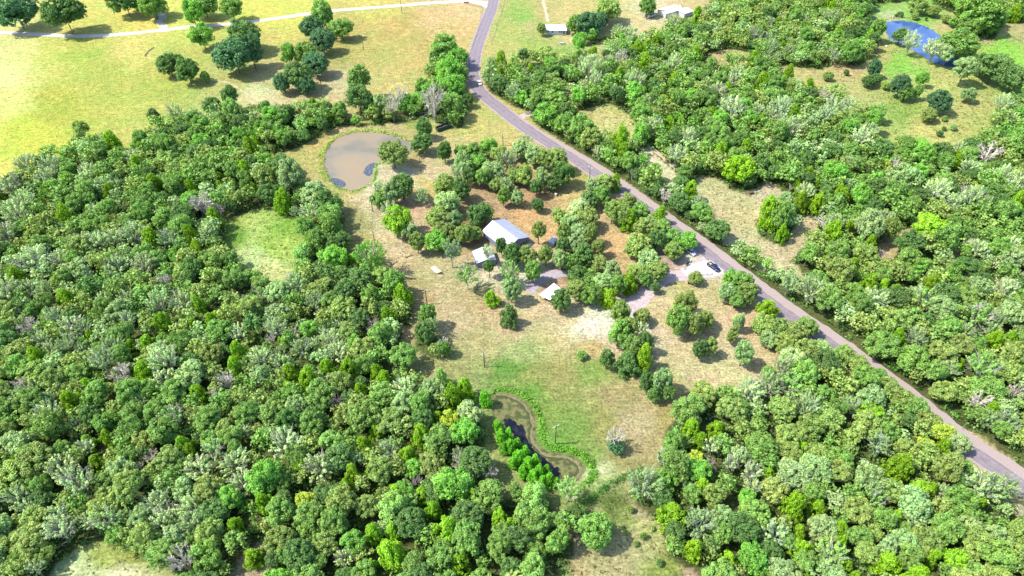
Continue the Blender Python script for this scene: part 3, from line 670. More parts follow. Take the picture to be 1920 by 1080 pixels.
EXPL = """
28,20,74,46,live,deep;118,22,72,42,live,dark,2.2;232,0,60,18,live,dark;285,8,56,28,live,mid;268,3,40,20,live,dark;360,26,46,48,elm,fresh;382,10,48,32,live,mid;433,12,40,30,elm,mid,3;378,68,48,38,elm,fresh
455,68,66,46,live,dark;440,105,74,56,live,deep;470,95,44,60,live,deep;316,122,40,40,live,dark;350,132,46,46,live,dark;384,144,20,20,live,mid;336,118,22,30,live,mid;608,28,58,36,elm,mid;586,52,46,28,live,deep
640,55,42,34,elm,mid;604,77,52,40,live,deep;540,103,34,38,elm,fresh;572,100,46,40,live,mid;590,120,52,44,live,deep;560,142,60,46,live,dark;530,156,34,36,live,deep;572,160,40,30,live,deep
674,150,50,50,elm,mid,4;672,182,50,48,elm,dark,2;836,92,58,44,elm,mid;858,108,42,38,elm,fresh;817,110,24,30,live,dark;842,132,58,42,elm,fresh;850,162,46,44,elm,fresh;792,165,26,60,live,mid
846,196,44,46,elm,mid;876,188,22,24,live,dark;828,172,36,34,elm,mid;862,142,36,34,elm,mid;835,150,44,40,elm,fresh;812,192,44,62,dead,bare;748,186,34,44,dead,bare;736,205,24,34,dead,bare;722,196,30,30,ash,pale
706,196,32,34,oak,grey;762,194,40,30,bush,fresh;782,186,30,26,bush,fresh;730,212,28,22,oak,olive;695,205,30,30,bush,fresh;430,178,30,34,oak,dark,4;290,217,26,26,oak,dark,3;150,240,30,28,oak,olive,2
796,240,28,36,live,dark;790,268,38,38,live,dark;737,288,58,50,live,olive,1.2;833,285,28,42,live,dark;754,350,52,52,live,dark;736,360,40,44,oak,grey;712,352,30,22,ash,pale;712,372,36,28,oak,mid;728,392,30,28,ash,pale
748,415,54,52,elm,lime;768,436,32,32,oak,grey;782,456,28,42,oak,olive;791,368,30,24,ash,grey;836,348,44,38,oak,olive;838,382,50,42,oak,grey;818,408,44,40,oak,olive;834,436,44,36,oak,olive;858,325,30,44,ash,pale
872,305,40,44,oak,grey;865,355,32,40,oak,dark;818,452,48,32,elm,fresh;853,412,30,32,oak,grey;892,404,36,40,live,dark;908,400,34,36,elm,dark;870,440,36,40,oak,olive;888,437,28,28,oak,olive;845,470,38,40,ash,grey,4
875,518,40,34,ash,mint,3.2;917,500,22,26,live,dark,2.4;914,472,22,24,ash,pale,4;940,460,24,38,oak,dark;865,284,30,26,elm,mid;890,284,34,26,elm,mid;915,274,36,28,elm,fresh;937,288,36,28,oak,olive;895,308,40,34,elm,fresh
922,320,42,40,oak,grey;950,300,40,36,ash,grey;975,280,38,34,oak,grey;985,266,30,24,ash,pale;1000,290,38,34,oak,grey;1022,300,36,38,oak,olive;1045,300,40,44,oak,olive;1058,325,38,44,oak,dark;1040,340,36,32,live,dark
1015,333,30,38,oak,grey;985,330,34,38,oak,olive;1005,352,28,32,oak,dark;965,330,30,30,oak,olive;950,347,30,30,oak,grey;944,368,24,34,oak,mid;968,370,30,30,oak,grey;930,345,26,28,oak,olive;905,335,30,36,oak,mid;880,332,24,36,oak,dark
1007,384,23,25,live,dark;1048,405,34,26,oak,olive;1070,418,36,34,oak,grey;1088,393,44,36,oak,pale;1106,375,34,32,oak,dark;1100,410,40,40,oak,olive;1088,440,40,36,oak,grey;1056,436,26,40,oak,olive,3;1055,462,24,30,oak,dark
1078,458,38,36,oak,grey;1108,440,32,40,oak,olive;1122,465,28,32,oak,olive;1095,478,40,40,oak,dark;1080,490,36,26,oak,mid;1135,344,38,34,oak,olive;1155,342,22,40,cedar,cgreen;1130,366,38,34,oak,mid;1112,350,28,30,oak,grey
1148,398,36,42,oak,olive;1175,384,42,36,oak,olive;1180,412,36,36,cedar,cgreen;1198,398,40,36,oak,mid;1212,424,40,38,oak,olive;1236,405,30,32,cedar,cgreen;1240,430,42,38,oak,mid;1262,448,40,36,elm,mid;1288,452,40,32,elm,fresh
1232,452,38,40,oak,dark;1262,472,34,34,oak,olive;1195,462,48,40,oak,olive;1215,488,44,36,oak,grey;1232,508,44,36,oak,olive;1170,405,30,40,oak,olive;1010,432,28,38,oak,olive,2.2;962,478,38,44,live,dark;988,482,36,40,oak,olive
1000,508,30,36,oak,mid,1.5;1024,480,28,38,oak,olive;1048,488,28,36,oak,grey;1064,492,28,30,oak,mid;954,512,36,44,ash,mint;958,545,36,44,oak,grey;997,512,26,34,oak,mid;955,592,34,38,cedar,dark;922,560,28,28,cedar,cgreen
1052,564,38,42,live,dark;1085,518,42,38,oak,dark;1082,545,40,40,oak,olive;1108,552,40,42,oak,mid;1130,528,38,36,oak,grey;1140,558,40,36,cedar,cgreen;1160,536,34,40,oak,mid;1180,530,36,36,cedar,cgreen;1194,512,38,34,oak,olive
1208,520,34,30,oak,mid;1148,508,34,36,oak,grey;1228,540,18,20,oak,dark;1122,495,34,32,oak,olive;1100,520,36,30,elm,mid;1305,522,28,26,bush,olive;1366,520,30,32,elm,fresh;1388,530,44,40,oak,mid;1402,550,38,40,oak,olive
1362,548,28,32,oak,grey;1380,562,38,32,elm,mid;1440,578,36,32,cedar,cgreen;1430,608,42,38,oak,olive;1460,618,48,42,oak,olive;1490,628,48,44,oak,olive;1512,615,38,36,oak,mid;1470,644,40,34,oak,olive;1440,636,34,32,oak,grey
1285,572,42,48,oak,olive;1272,600,42,52,oak,mid;1300,606,38,46,oak,olive;1322,600,34,34,oak,olive;1314,655,30,44,live,dark;1332,650,28,34,oak,olive;1385,604,26,40,oak,grey;1373,628,24,40,oak,olive;1394,664,38,46,oak,grey
1164,588,34,42,oak,olive;1160,625,40,50,oak,mid;1204,593,34,26,oak,olive;1200,622,34,34,ash,pale;1210,645,34,48,cedar,dark;1188,650,46,46,oak,mid;1175,682,48,40,cedar,dark;1138,674,30,38,oak,dark;1208,672,36,46,cedar,cgreen
1180,612,30,44,oak,olive;1212,716,30,52,live,dark;1240,716,40,48,oak,grey;1250,735,34,36,live,dark;1228,740,28,30,oak,dark;1090,666,20,17,bush,mid;1156,836,36,30,bush,deep;1156,820,34,50,dead,bare,1.2
910,748,24,36,column,vivid;1066,918,44,40,ash,mint,3.5;1084,962,38,34,live,dark;1068,972,30,30,live,dark;1117,995,62,64,live,mid;1000,935,60,56,elm,mint;1010,985,60,60,elm,mid;975,1010,60,60,elm,dark;1045,1020,50,56,elm,mid;980,960,50,50,elm,mint
830,708,28,44,column,mint;832,655,24,56,live,mid;833,645,24,20,dead,bare;850,745,38,46,column,cgreen;872,732,38,44,cedar,cgreen;846,790,36,42,elm,yellow;802,592,36,44,oak,mid;795,625,36,48,live,dark;812,612,30,34,ash,grey
1206,1005,14,16,bush,mid;1193,1020,12,11,bush,mid;1237,1055,14,14,bush,dark;1172,998,8,8,bush,olive;475,1046,40,34,cedar,cgreen;1182,955,14,20,bush,olive;1222,990,12,10,bush,olive
1690,66,28,26,live,dark,1.4;1708,78,32,34,ash,pale,2.6;1752,92,38,30,ash,pale,3.5;1777,103,32,30,oak,grey,2;1797,80,64,42,live,mid;1812,128,44,42,oak,grey,3.2;1866,128,60,46,live,dark;1900,148,52,48,live,dark;1846,122,44,42,live,dark
1645,56,28,46,live,mid;1640,128,26,34,live,deep;1630,152,24,22,live,dark;1643,148,20,20,live,dark;1690,160,34,42,live,deep;1700,172,30,30,live,mid;1722,172,18,26,oak,mid;1730,148,24,26,elm,fresh;1764,190,46,42,live,deep
1816,177,28,26,oak,grey;1742,216,30,26,bush,olive;1771,222,12,10,bush,olive;1788,238,14,9,bush,grey;1762,250,12,12,bush,dark;1770,241,9,8,bush,dark;1595,100,34,44,live,mid;1900,158,28,22,oak,pale;1662,160,18,14,bush,olive;1553,143,20,14,bush,olive
1587,136,9,11,bush,dark;1737,35,6,9,bush,dark;1688,27,12,8,bush,dark;1680,29,6,5,bush,dark;1715,30,16,7,bush,olive;1720,10,34,8,bush,olive;1750,20,24,10,bush,olive;1775,35,18,12,bush,olive;1790,42,22,16,bush,mid;1820,50,40,30,live,mid;1835,20,80,40,live,mid;1860,40,50,30,live,dark
1015,55,20,24,bush,olive;1080,46,40,34,live,mid;1104,46,52,40,live,deep;1142,20,48,28,oak,olive;1213,12,38,24,live,mid;1125,40,34,22,live,deep;1385,318,58,50,live,cgreen;1425,308,34,38,live,dark;1400,335,36,26,live,dark
1442,400,42,52,cedar,cgreen;1466,404,46,56,live,mid;1502,380,30,36,cedar,cgreen;1472,375,26,26,oak,grey;1560,420,40,40,oak,grey;1630,425,50,60,oak,grey;1670,430,34,44,oak,olive;1745,430,60,50,elm,lime;1770,450,44,50,oak,mid
1040,190,44,36,oak,mid;1025,215,44,36,elm,fresh;1062,232,44,40,elm,mid;1090,240,44,44,elm,mid;1108,262,40,40,oak,olive;1060,210,34,34,oak,dark;1165,262,36,44,cedar,cgreen;1200,252,44,40,elm,fresh
170,395,28,26,cedar,cgreen;120,335,28,26,elm,fresh;275,640,30,24,cedar,lime;372,572,26,36,cedar,lime;405,595,28,22,cedar,lime;164,724,32,26,cedar,lime;340,706,26,26,cedar,lime;276,652,24,30,cedar,lime;446,660,32,44,cedar,lime;440,690,30,40,cedar,lime
28,866,30,24,cedar,lime;165,830,30,30,cedar,lime;180,868,38,34,cedar,cgreen;118,840,24,26,cedar,cgreen;345,835,34,40,cedar,lime;660,890,32,48,cedar,lime;740,925,34,34,cedar,lime;790,930,34,34,cedar,lime;812,955,36,44,cedar,lime;700,1000,34,60,cedar,lime
860,1055,46,44,cedar,cgreen;695,1060,30,30,cedar,lime;735,1000,30,36,cedar,lime;850,905,76,74,elm,fresh;640,720,44,44,elm,olive;580,620,44,40,elm,fresh;545,700,34,36,cedar,cgreen;540,725,28,26,cedar,lime;1305,857,26,26,elm,yellow;1315,915,30,38,cedar,lime
1260,965,60,50,cedar,cgreen;1505,842,24,34,cedar,lime;1631,776,46,30,elm,lime;1725,918,44,30,elm,lime;1500,1030,44,40,cedar,lime;1575,1018,30,36,cedar,lime;1675,970,30,38,cedar,lime;1660,1058,60,40,cedar,cgreen;1746,1045,34,40,cedar,lime;1782,860,26,24,elm,lime;1790,1050,44,44,elm,lime
1570,680,20,16,cedar,lime;1680,545,30,24,cedar,cgreen;1790,690,26,24,elm,lime;1300,1030,40,44,cedar,cgreen;1640,1000,34,36,oak,olive;1370,870,34,34,ash,pale;1335,838,34,34,ash,pale;1410,885,40,40,ash,pale;1412,915,34,34,ash,pale;1242,858,30,34,ash,pale
1385,855,34,36,oak,pale;1330,872,26,22,dead,brown;1835,755,44,36,dead,bare;1905,735,30,30,dead,bare;1852,288,44,32,dead,bare;1877,330,36,44,ash,pale;1905,345,34,44,ash,pale;1820,315,34,30,ash,pale;1812,358,26,24,dead,bare;1815,457,22,16,dead,bare
1553,418,40,20,dead,bare;1645,478,26,26,dead,brown;1658,310,26,24,elm,yellow;1828,352,22,22,elm,yellow;1680,308,24,18,dead,bare;1242,188,22,16,elm,yellow;1252,195,20,14,elm,yellow;1464,203,40,40,ash,pale;1482,240,44,34,ash,pale;1562,205,44,34,ash,pale
1105,128,40,44,ash,pale;1190,152,36,38,ash,pale;1345,170,32,26,ash,pale;1375,205,50,40,ash,pale;1290,258,32,34,ash,pale;1418,210,34,30,ash,pale;1465,38,18,16,dead,bare;1510,35,16,14,dead,bare;1165,110,26,30,dead,bare;1345,175,26,20,dead,bare
1735,830,30,24,oak,yellow;1455,1000,50,44,ash,pale;1560,1040,56,44,ash,mint;1700,870,30,30,ash,pale;1640,935,40,44,ash,mint;1640,560,40,26,ash,pale;1830,590,60,44,ash,mint;1885,545,50,44,ash,pale;1730,560,50,34,ash,mint;1845,690,60,40,ash,mint;1480,720,50,40,ash,mint
26,400,44,44,ash,pale;45,380,40,40,ash,pale;60,615,40,30,dead,bare;135,612,44,30,ash,pale;192,562,30,26,ash,pale;230,703,42,34,dead,bare;40,725,34,34,dead,bare;378,386,46,40,dead,bare;410,395,26,26,dead,brown;425,715,32,36,dead,bare;308,528,26,30,dead,bare
510,636,20,34,dead,bare;548,628,24,26,dead,bare;632,757,26,30,dead,brown;700,612,36,26,dead,brown;370,880,52,44,ash,pale;292,945,50,46,ash,pale;358,950,40,48,ash,pale;112,992,54,48,ash,pale,3;345,1052,52,60,dead,bare;455,905,52,50,ash,pale;440,865,50,44,ash,pale
600,875,56,56,ash,pale;540,830,60,44,ash,pale;575,945,40,40,oak,yellow;565,935,24,34,elm,yellow;858,868,22,36,dead,bare;918,888,28,44,dead,bare;775,905,34,24,dead,brown;645,1045,32,44,ash,pale;760,730,44,44,ash,pale;630,660,48,44,ash,pale
220,500,44,40,ash,pale;270,495,44,34,ash,pale;60,490,60,40,ash,pale;110,490,44,40,ash,pale;480,990,20,20,oak,olive;250,440,50,40,ash,grey;320,450,44,36,ash,grey;180,130,1,1,skip;155,620,40,36,ash,grey;690,480,58,56,ash,fresh,4.5;740,532,44,50,oak,mid
600,455,44,50,oak,mid;1690,748,46,42,oak,olive;1716,768,46,42,oak,mid;1742,790,46,42,oak,olive;1768,810,46,40,elm,yellow;1795,832,42,38,oak,grey;1585,666,40,38,oak,olive;1612,685,42,38,oak,olive;1640,706,42,38,oak,mid;1664,727,44,40,oak,olive;1540,652,34,30,oak,grey;625,430,40,50,oak,mid;545,330,50,60,oak,grey;500,330,50,50,oak,olive;590,365,50,44,oak,grey;612,380,44,44,oak,dark;580,400,40,30,ash,pale
"""
for ln in EXPL.replace('\n', ';').split(';'):
    if not ln.strip(): continue
    q = ln.split(',')
    if q[4] == 'skip': continue
    T(float(q[0]), float(q[1]), float(q[2]), float(q[3]), q[4], q[5], float(q[6]) if len(q) > 6 else None)
# the row of young willows along the weedy pond
WROW = [(934,800,20,30),(940,818,22,34),(953,815,20,30),(958,838,24,36),(970,832,20,34),(972,858,24,36),(985,845,18,32),(990,872,24,38),(1003,862,18,34),(1012,885,22,36),(1025,880,18,34),(1030,900,22,36),(1042,905,16,28),(1000,893,20,30),(962,868,20,26),(945,842,18,28),(980,885,20,28),(1018,905,20,28)]
for w_ in WROW: T(*w_, 'column', 'vivid')
# labels: rank each tree against its nearest landmark
ORD = ['nearest', 'second nearest', 'third nearest', 'fourth nearest', 'fifth nearest', 'sixth nearest', 'seventh nearest', 'eighth nearest', 'ninth nearest', 'tenth nearest', 'eleventh nearest', 'twelfth nearest', 'thirteenth nearest', 'fourteenth nearest', 'fifteenth nearest', 'sixteenth nearest']
by = {}
for i, s in enumerate(SPEC):
    p = Vector((s[1], s[2], 0)); j = min(range(len(LANDW)), key=lambda k: (LANDW[k][0] - p).length)
    by.setdefault((j, s[0], s[6]), []).append(((LANDW[j][0] - p).length, i))
LBL = {}
for (j, kind, tone), rows in by.items():
    rows.sort()
    for r, (d, i) in enumerate(rows):
        ph = TONES[tone][1] + ' ' + NAMES[kind][1]
        if kind == 'dead': ph = TONES[tone][1] + ' leafless tree'
        if len(rows) == 1: LBL[i] = 'only %s growing nearest the %s' % (ph, LANDW[j][1])
        else: LBL[i] = '%s, %s such to the %s' % (ph, ORD[min(r, 15)], LANDW[j][1])
KCOUNT = {}
for i, s in enumerate(SPEC):
    kind, x, y, R, V, clear, tone, bk = s
    bark = bk
    if kind == 'dead' and tone == 'brown': bark = (0.22, 0.18, 0.16)
    plant(kind, x, y, R, V, clear, tone, LBL[i], {'column': 'young willows around the weedy pond', 'dead': 'leafless trees standing in the woods and belts'}.get(kind, CATS[kind] + 's standing in fields, yard and glades'), bark)
    KCOUNT[kind] = KCOUNT.get(kind, 0) + 1

# ------------------------------------------------------------------ the woods, tree by tree
ZONES = [(110,320,'in the wood along the yellow pasture','w'),(330,290,'in the wood below the lone pasture oaks','w'),(350,430,'in the wood beside the grassy glade','w'),(560,230,'in the tree belt between pasture and round pond','b'),(600,420,'in the strip between grassy glade and pole field','b'),
 (120,480,'in the big wood under the yellow pasture corner','g'),(250,620,'in the big wood away from the glade','g'),(560,600,'in the big wood below the grassy glade','g'),(730,600,'on the big wood edge facing the mown field','b'),(100,760,'on the outer flank of the big wood','g'),
 (420,800,'in the heart of the big wood','g'),(780,780,'in the big wood beside the ditch and weedy pond','b'),(180,930,'in the big wood above the pale scrub patch','g'),(560,980,'in the big wood above the small bare nook','b'),(880,980,'in the big wood below the weedy pond','c'),
 (850,150,'in the tree belt at the road bend','b'),(1320,820,'in the lower wood beside the mown field','w'),(1300,980,'in the lower wood beside the scrubby track','b'),(1560,740,'in the lower wood along the road','r'),(1560,930,'deep in the lower wood','r'),(1850,1000,'in the lower wood where the road leaves','r'),
 (970,150,'in the wood inside the road bend','b'),(1150,120,'in the wood below the white mobile home','w'),(1450,60,'in the wood below the white house','r'),(1180,300,'in the strip between road and dirt track','w'),(1400,470,'in the strip between road and implement clearing','b'),(1330,220,'in the wood beyond the dirt track','w'),
 (1580,300,'in the wood beyond the implement clearing','w'),(1620,520,'in the wood below the implement clearing','r'),(1850,290,'in the wood below the blue pond pasture','w'),(1800,450,'in the wood around the narrow sandy gap','w'),(1780,650,'in the wood across the road from the lower wood','r'),(1840,10,'in the wood behind the blue pond','b'),(1660,-20,'in the wood behind the blue pond','b')]
MIX = {'g': (('oak','grey',26),('oak','olive',30),('ash','pale',10),('oak','mid',14),('elm','mid',10),('cedar','cgreen',5),('oak','dark',8),('ash','grey',6),('dead','bare',2)),
 'w': (('oak','grey',18),('oak','olive',22),('elm','mid',16),('oak','mid',18),('ash','pale',7),('cedar','cgreen',7),('live','dark',10),('elm','fresh',6),('dead','bare',2)),
 'b': (('elm','mid',24),('oak','mid',20),('elm','fresh',10),('live','dark',16),('oak','olive',16),('cedar','cgreen',9),('ash','grey',5),('elm','mint',4),('oak','grey',6)),
 'c': (('elm','fresh',24),('elm','mid',24),('oak','mid',18),('cedar','lime',10),('live','dark',10),('elm','mint',12),('oak','olive',6)),
 'r': (('oak','grey',26),('oak','olive',34),('elm','mid',10),('oak','mid',12),('cedar','cgreen',7),('ash','grey',7),('cedar','lime',2),('live','dark',5))}
occ = {}
CELL = 6.0
def o_add(x, y, R): occ.setdefault((int(x // CELL), int(y // CELL)), []).append((x, y, R))
def o_free(x, y, R, k):
    cx, cy = int(x // CELL), int(y // CELL)
    for a in range(cx - 2, cx + 3):
        for b in range(cy - 2, cy + 3):
            for (u, v, q) in occ.get((a, b), ()):
                if (u - x) ** 2 + (v - y) ** 2 < ((R + q) * k) ** 2: return False
    return True
for (x, y, R) in TREES: o_add(x, y, R)
CAND = []
for rnd_ in range(2):
    n = 34000
    X = RNG.uniform(-440, 440, n); Y = RNG.uniform(58, 520, n)
    Rr = RNG.uniform(3.3, 5.3, n) if rnd_ == 0 else RNG.uniform(2.0, 3.4, n)
    px, py = project(X, Y, np.full(n, 5.0))
    ok = (px > -130) & (px < 2050) & (py > -60) & (py < 1190) & wooded(px, py)
    # keep crowns back from the edges by part of their radius
    p9, q9 = project(X, Y, np.full(n, 9.5)); ok &= wooded(p9, q9)
    for ang in (0, 90, 180, 270):
        dx, dy = math.cos(math.radians(ang)), math.sin(math.radians(ang))
        p2, q2 = project(X + dx * Rr * 0.3, Y + dy * Rr * 0.3, np.full(n, 4.0)); ok &= wooded(p2, q2)
    d = seg_dist(ROAD2, X, Y, False); 
    east = px > np.interp(py, [p[1] for p in ROAD_PX], [p[0] for p in ROAD_PX]); ok &= d > np.where(east, Rr * 0.3 + np.where(py > 260, 6.3, 4.2), np.where(py > 560, Rr * 0.25 + 2.6, Rr * 0.5 + 4.0))
    for i in np.nonzero(ok)[0]:
        if o_free(X[i], Y[i], Rr[i], 0.62 if rnd_ == 0 else 0.52):
            o_add(X[i], Y[i], Rr[i]); CAND.append((X[i], Y[i], Rr[i]))
cx_ = np.array([c[0] for c in CAND]); cy_ = np.array([c[1] for c in CAND]); cr_ = np.array([c[2] for c in CAND])
cpx, cpy = project(cx_, cy_, np.full(len(cx_), 5.0))
cdep = cx_ * _f.x + cy_ * _f.y + (5 - CAMH) * _f.z
size_px = cr_ / cdep
inview = (cpx > -25) & (cpx < 1945) & (cpy > -20) & (cpy < 1105)
order = np.argsort(-(size_px + inview * 10))
far = []
for i in order:
    zi = min(ZONES, key=lambda z: (z[0] - cpx[i]) ** 2 + ((z[1] - cpy[i]) * 1.2) ** 2)
    mx_ = MIX[zi[3]]; clus = float(vnoise(cx_[i], cy_[i], 16, 5))
    ws = [m[2] for m in mx_]
    # like stands with like: shift the draw with a slow noise
    k = (clus * 0.55 + random.random() * 0.75) % 1.0 * sum(ws); a = 0
    for m_, w in zip(mx_, ws):
        a += w
        if k <= a: break
    kind, tone = m_[0], m_[1]
    R = cr_[i] * (0.8 if kind == 'cedar' else 0.62 if kind == 'dead' else 1.0)
    V = R * {'oak': random.uniform(0.8, 1.05), 'elm': random.uniform(0.9, 1.2), 'live': random.uniform(0.8, 1), 'cedar': random.uniform(1.15, 1.5), 'ash': random.uniform(0.9, 1.15), 'dead': random.uniform(1.0, 1.2)}[kind]
    clear = random.uniform(0.4, 2.4) * (0.4 if kind == 'cedar' else 1.0)
    if inview[i] and KCOUNT.get(kind, 0) < 300:
        KCOUNT[kind] = KCOUNT.get(kind, 0) + 1
        lab = ('broad ' if R > 4.3 else 'small ' if R < 2.9 else '') + '%s %s %s' % (TONES[tone][1], NAMES[kind][1] if kind != 'dead' else 'leafless tree', zi[2])
        plant(kind, cx_[i], cy_[i], R, V, clear, tone, lab, lab)
    else: far.append((kind, tone, cx_[i], cy_[i], R, V, clear))
print('trees', KCOUNT, 'far', len(far))
VV = []; CC = []
for kind, tone, x, y, R, V, clear in far:
    if kind == 'dead': kind = 'ash'
    Q, c = random.choice(LOWC[kind][1 if R / depth((x, y, 5.0)) > 0.0155 and len(VV) < 900 else 2]); a = random.uniform(0, 6.28); ca, sa = math.cos(a), math.sin(a)
    P = Q * np.array([R, R, V]); P = np.stack([P[..., 0] * ca - P[..., 1] * sa + x, P[..., 0] * sa + P[..., 1] * ca + y, P[..., 2] + clear + V], -1)
    VV.append(P); CC.append(c * np.array(fol(tone)[:3]))
if VV:
    o = link('distant_woodland', quads_mesh('distant_woodland', np.concatenate(VV), np.concatenate(CC), FOL), kind='stuff', label='mass of distant small trees filling the far woods')

# ------------------------------------------------------------------ undergrowth, reeds, weeds
def bush_cloud(name, X, Y, rad, hgt, cols, each, size, **kw):
    n = len(X); Z = ground_z(X, Y)
    C = np.stack([X, Y, Z + hgt * 0.35], 1); d = rdirs(n * each, -0.1)
    P = np.repeat(C, each, 0) + d * np.stack([np.repeat(rad, each)] * 2 + [np.repeat(hgt, each)], 1) * RNG.uniform(0.5, 1.05, (n * each, 1)) * np.array([1, 1, 0.65])
    V = leaf_quads(P, d + RNG.normal(size=d.shape) * 0.5 + np.array([0, 0, 0.3]), size)
    c = np.repeat(cols * RNG.uniform(0.75, 1.25, (n, 1)), each, 0) * RNG.uniform(0.8, 1.2, (n * each, 1))
    return link(name, quads_mesh(name, V, c, FOL), kind='stuff', **kw)
n = 60000
X = RNG.uniform(-430, 430, n); Y = RNG.uniform(60, 515, n)
px, py = project(X, Y, np.full(n, 1.5)); ok = (px > -60) & (px < 1980) & (py > -30) & (py < 1120)
p4, q4 = project(X, Y, np.full(n, 4.0)); ok &= wooded(p4, q4); p5, q5 = project(X, Y, np.full(n, 8.0)); ok &= wooded(p5, q5)
d = seg_dist(ROAD2, X, Y, False); ok &= d > 7.2
X = X[ok][:15000]; Y = Y[ok][:15000]; m_ = len(X)
UC = np.array([alb(TONES[t][0], 1.2) for t in ('dark', 'mid', 'olive', 'fresh')])
bush_cloud('undergrowth', X, Y, RNG.uniform(0.9, 2.1, m_), RNG.uniform(0.9, 3.0, m_), UC[RNG.integers(0, 4, m_)], 16, 0.55, label='low shrubs and saplings growing between the woodland trunks')
def along(pts, spacing, width, z=0.0):
    P = px_path(pts, spacing); out = []
    for p in P: out.append((p.x + random.uniform(-width, width), p.y + random.uniform(-width, width)))
    return out
RD = []
for poly, w, sp in ((PONDS[0][0], 0.8, 0.45),):
    P = [Vector((a, b, 0)) for a, b in poly + [poly[0]]]; P = smooth_path(P, 10)
    for i, p in enumerate(P[:-1]):
        q = P[i + 1]; L = (q - p).length; nn = max(1, int(L / 0.3))
        pxx, pyy = project(p.x, p.y, 0)
        thick = 2.0 if pxx < 618 and pyy > 262 else (1.3 if pyy < 262 else (1.5 if (690 < pxx < 715 and 300 < pyy < 345) else 0.7))
        if 715 < pxx < 760 and pyy > 285: thick = 0.4
        cxp = sum(a for a, b in poly) / len(poly); cyp = sum(b for a, b in poly) / len(poly); od = (p - Vector((cxp, cyp, 0))).normalized()
        for k in range(nn):
            g = p.lerp(q, random.random()) + od * random.uniform(-0.2, thick * 1.6); 
            if vnoise(g.x, g.y, 3.0, 77) > 0.22: RD.append((g.x, g.y, thick * (0.6 + 0.8 * float(vnoise(g.x, g.y, 5.0, 78)))))
xx = np.array([r[0] for r in RD]); yy = np.array([r[1] for r in RD]); tt = np.array([r[2] for r in RD])
bush_cloud('pond_reeds', xx, yy, RNG.uniform(0.35, 0.7, len(xx)) * tt ** 0.5, RNG.uniform(0.5, 1.0, len(xx)) * tt ** 0.5, np.tile(np.array([alb((126, 186, 46), 0.95)]), (len(xx), 1)), 9, 0.3, label='bright green reeds fringing the round pond')
A = along([(921,738),(935,731),(958,732),(980,740),(998,757),(1012,776),(1017,798),(1014,815),(1022,830),(1035,840),(1060,842),(1082,848),(1100,860),(1112,875),(1113,890),(1103,903),(1092,912)], 0.22, 0.85)
A += along([(1035,840),(1060,843),(1082,848),(1098,860),(1110,878),(1110,892),(1100,905)], 0.2, 1.0)
xx = np.array([a[0] for a in A]); yy = np.array([a[1] for a in A])
bush_cloud('pond_reeds', xx, yy, RNG.uniform(0.25, 0.75, len(xx)), RNG.uniform(0.4, 1.2, len(xx)), np.tile(np.array([alb((118, 178, 52), 1.1)]), (len(xx), 1)), 9, 0.3, label='bright green reeds on the field side of the weedy pond')
A = along([(1664,36),(1680,34),(1700,34),(1722,36)], 0.3, 1.4)
xx = np.array([a[0] for a in A]); yy = np.array([a[1] for a in A])
bush_cloud('pond_reeds', xx, yy, RNG.uniform(0.4, 0.8, len(xx)), RNG.uniform(0.6, 1.2, len(xx)), np.tile(np.array([alb((225, 212, 165), 1.9)]), (len(xx), 1)), 9, 0.3, label='straw-coloured reeds at the back of the blue pond')
# a clipped hedge line beside the scrubby track and the dark bank under the tree belt
A = along([(1095,945),(1125,925),(1140,912),(1160,902),(1185,890),(1200,882)], 0.25, 0.7)
xx = np.array([a[0] for a in A]); yy = np.array([a[1] for a in A])
o = bush_cloud('hedge', xx, yy, RNG.uniform(0.8, 1.2, len(xx)), RNG.uniform(1.1, 2.2, len(xx)), np.tile(np.array([alb((84, 134, 54), 1.05)]), (len(xx), 1)), 12, 0.32)
del o['kind']; o['label'] = 'dark green hedge running up from the scrubby track to the lower wood'; o['category'] = 'hedge'
A = along([(498,276),(530,270),(560,262),(600,245),(640,232),(680,225),(730,220)], 0.3, 1.3)
xx = np.array([a[0] for a in A]); yy = np.array([a[1] for a in A])
o = bush_cloud('hedge', xx, yy, RNG.uniform(0.8, 1.3, len(xx)), RNG.uniform(0.9, 1.9, len(xx)), np.tile(np.array([alb((76, 120, 58), 1.1)]), (len(xx), 1)), 12, 0.4)
del o['kind']; o['label'] = 'dark brambly hedge along the foot of the tree belt above the round pond'; o['category'] = 'hedge'
# weeds and tussocks in the open ground
n = 60000
X = RNG.uniform(-400, 400, n); Y = RNG.uniform(62, 500, n)
px, py = project(X, Y, np.zeros(n)); ok = (px > -10) & (px < 1930) & (py > -10) & (py < 1090)
p4, q4 = project(X, Y, np.full(n, 4.0)); ok &= ~wooded(p4, q4)
d = seg_dist(ROAD2, X, Y, False); ok &= d > 6.5
for poly, dep in PONDS: ok &= ~inside(poly, X, Y)
rough = inside([(1040,930),(1120,925),(1200,890),(1260,1000),(1340,1090),(1000,1090)], px, py) | inside([(60,1010),(340,1010),(340,1090),(60,1090)], px, py) | inside(H_MEADOW, px, py) | (inside([(1560,100),(1920,60),(1920,260),(1600,260)], px, py)) | inside(H_EAST[3], px, py) | inside(H_EAST[0], px, py)
keep = ok & ((RNG.random(n) < 0.07) | rough) & ~((px > 1180) & (px < 1350) & (py > 470) & (py < 560))
X = X[keep]; Y = Y[keep]; rg = rough[keep]; m_ = len(X)
gc, _w = ground_cover(X, Y)
gr = np.array(alb((128, 150, 70), 1.6)); mixk = RNG.random((m_, 1)) * np.where(rg, 0.9, 0.45)[:, None]
cols = gc * (1 - mixk) + gr * mixk
s_ = np.where(rg, RNG.uniform(0.2, 0.8, m_), RNG.uniform(0.12, 0.35, m_))
bush_cloud('weeds', X, Y, s_, s_ * 0.55, cols, 7, 0.3, label='tussocks and weeds scattered over the open ground')
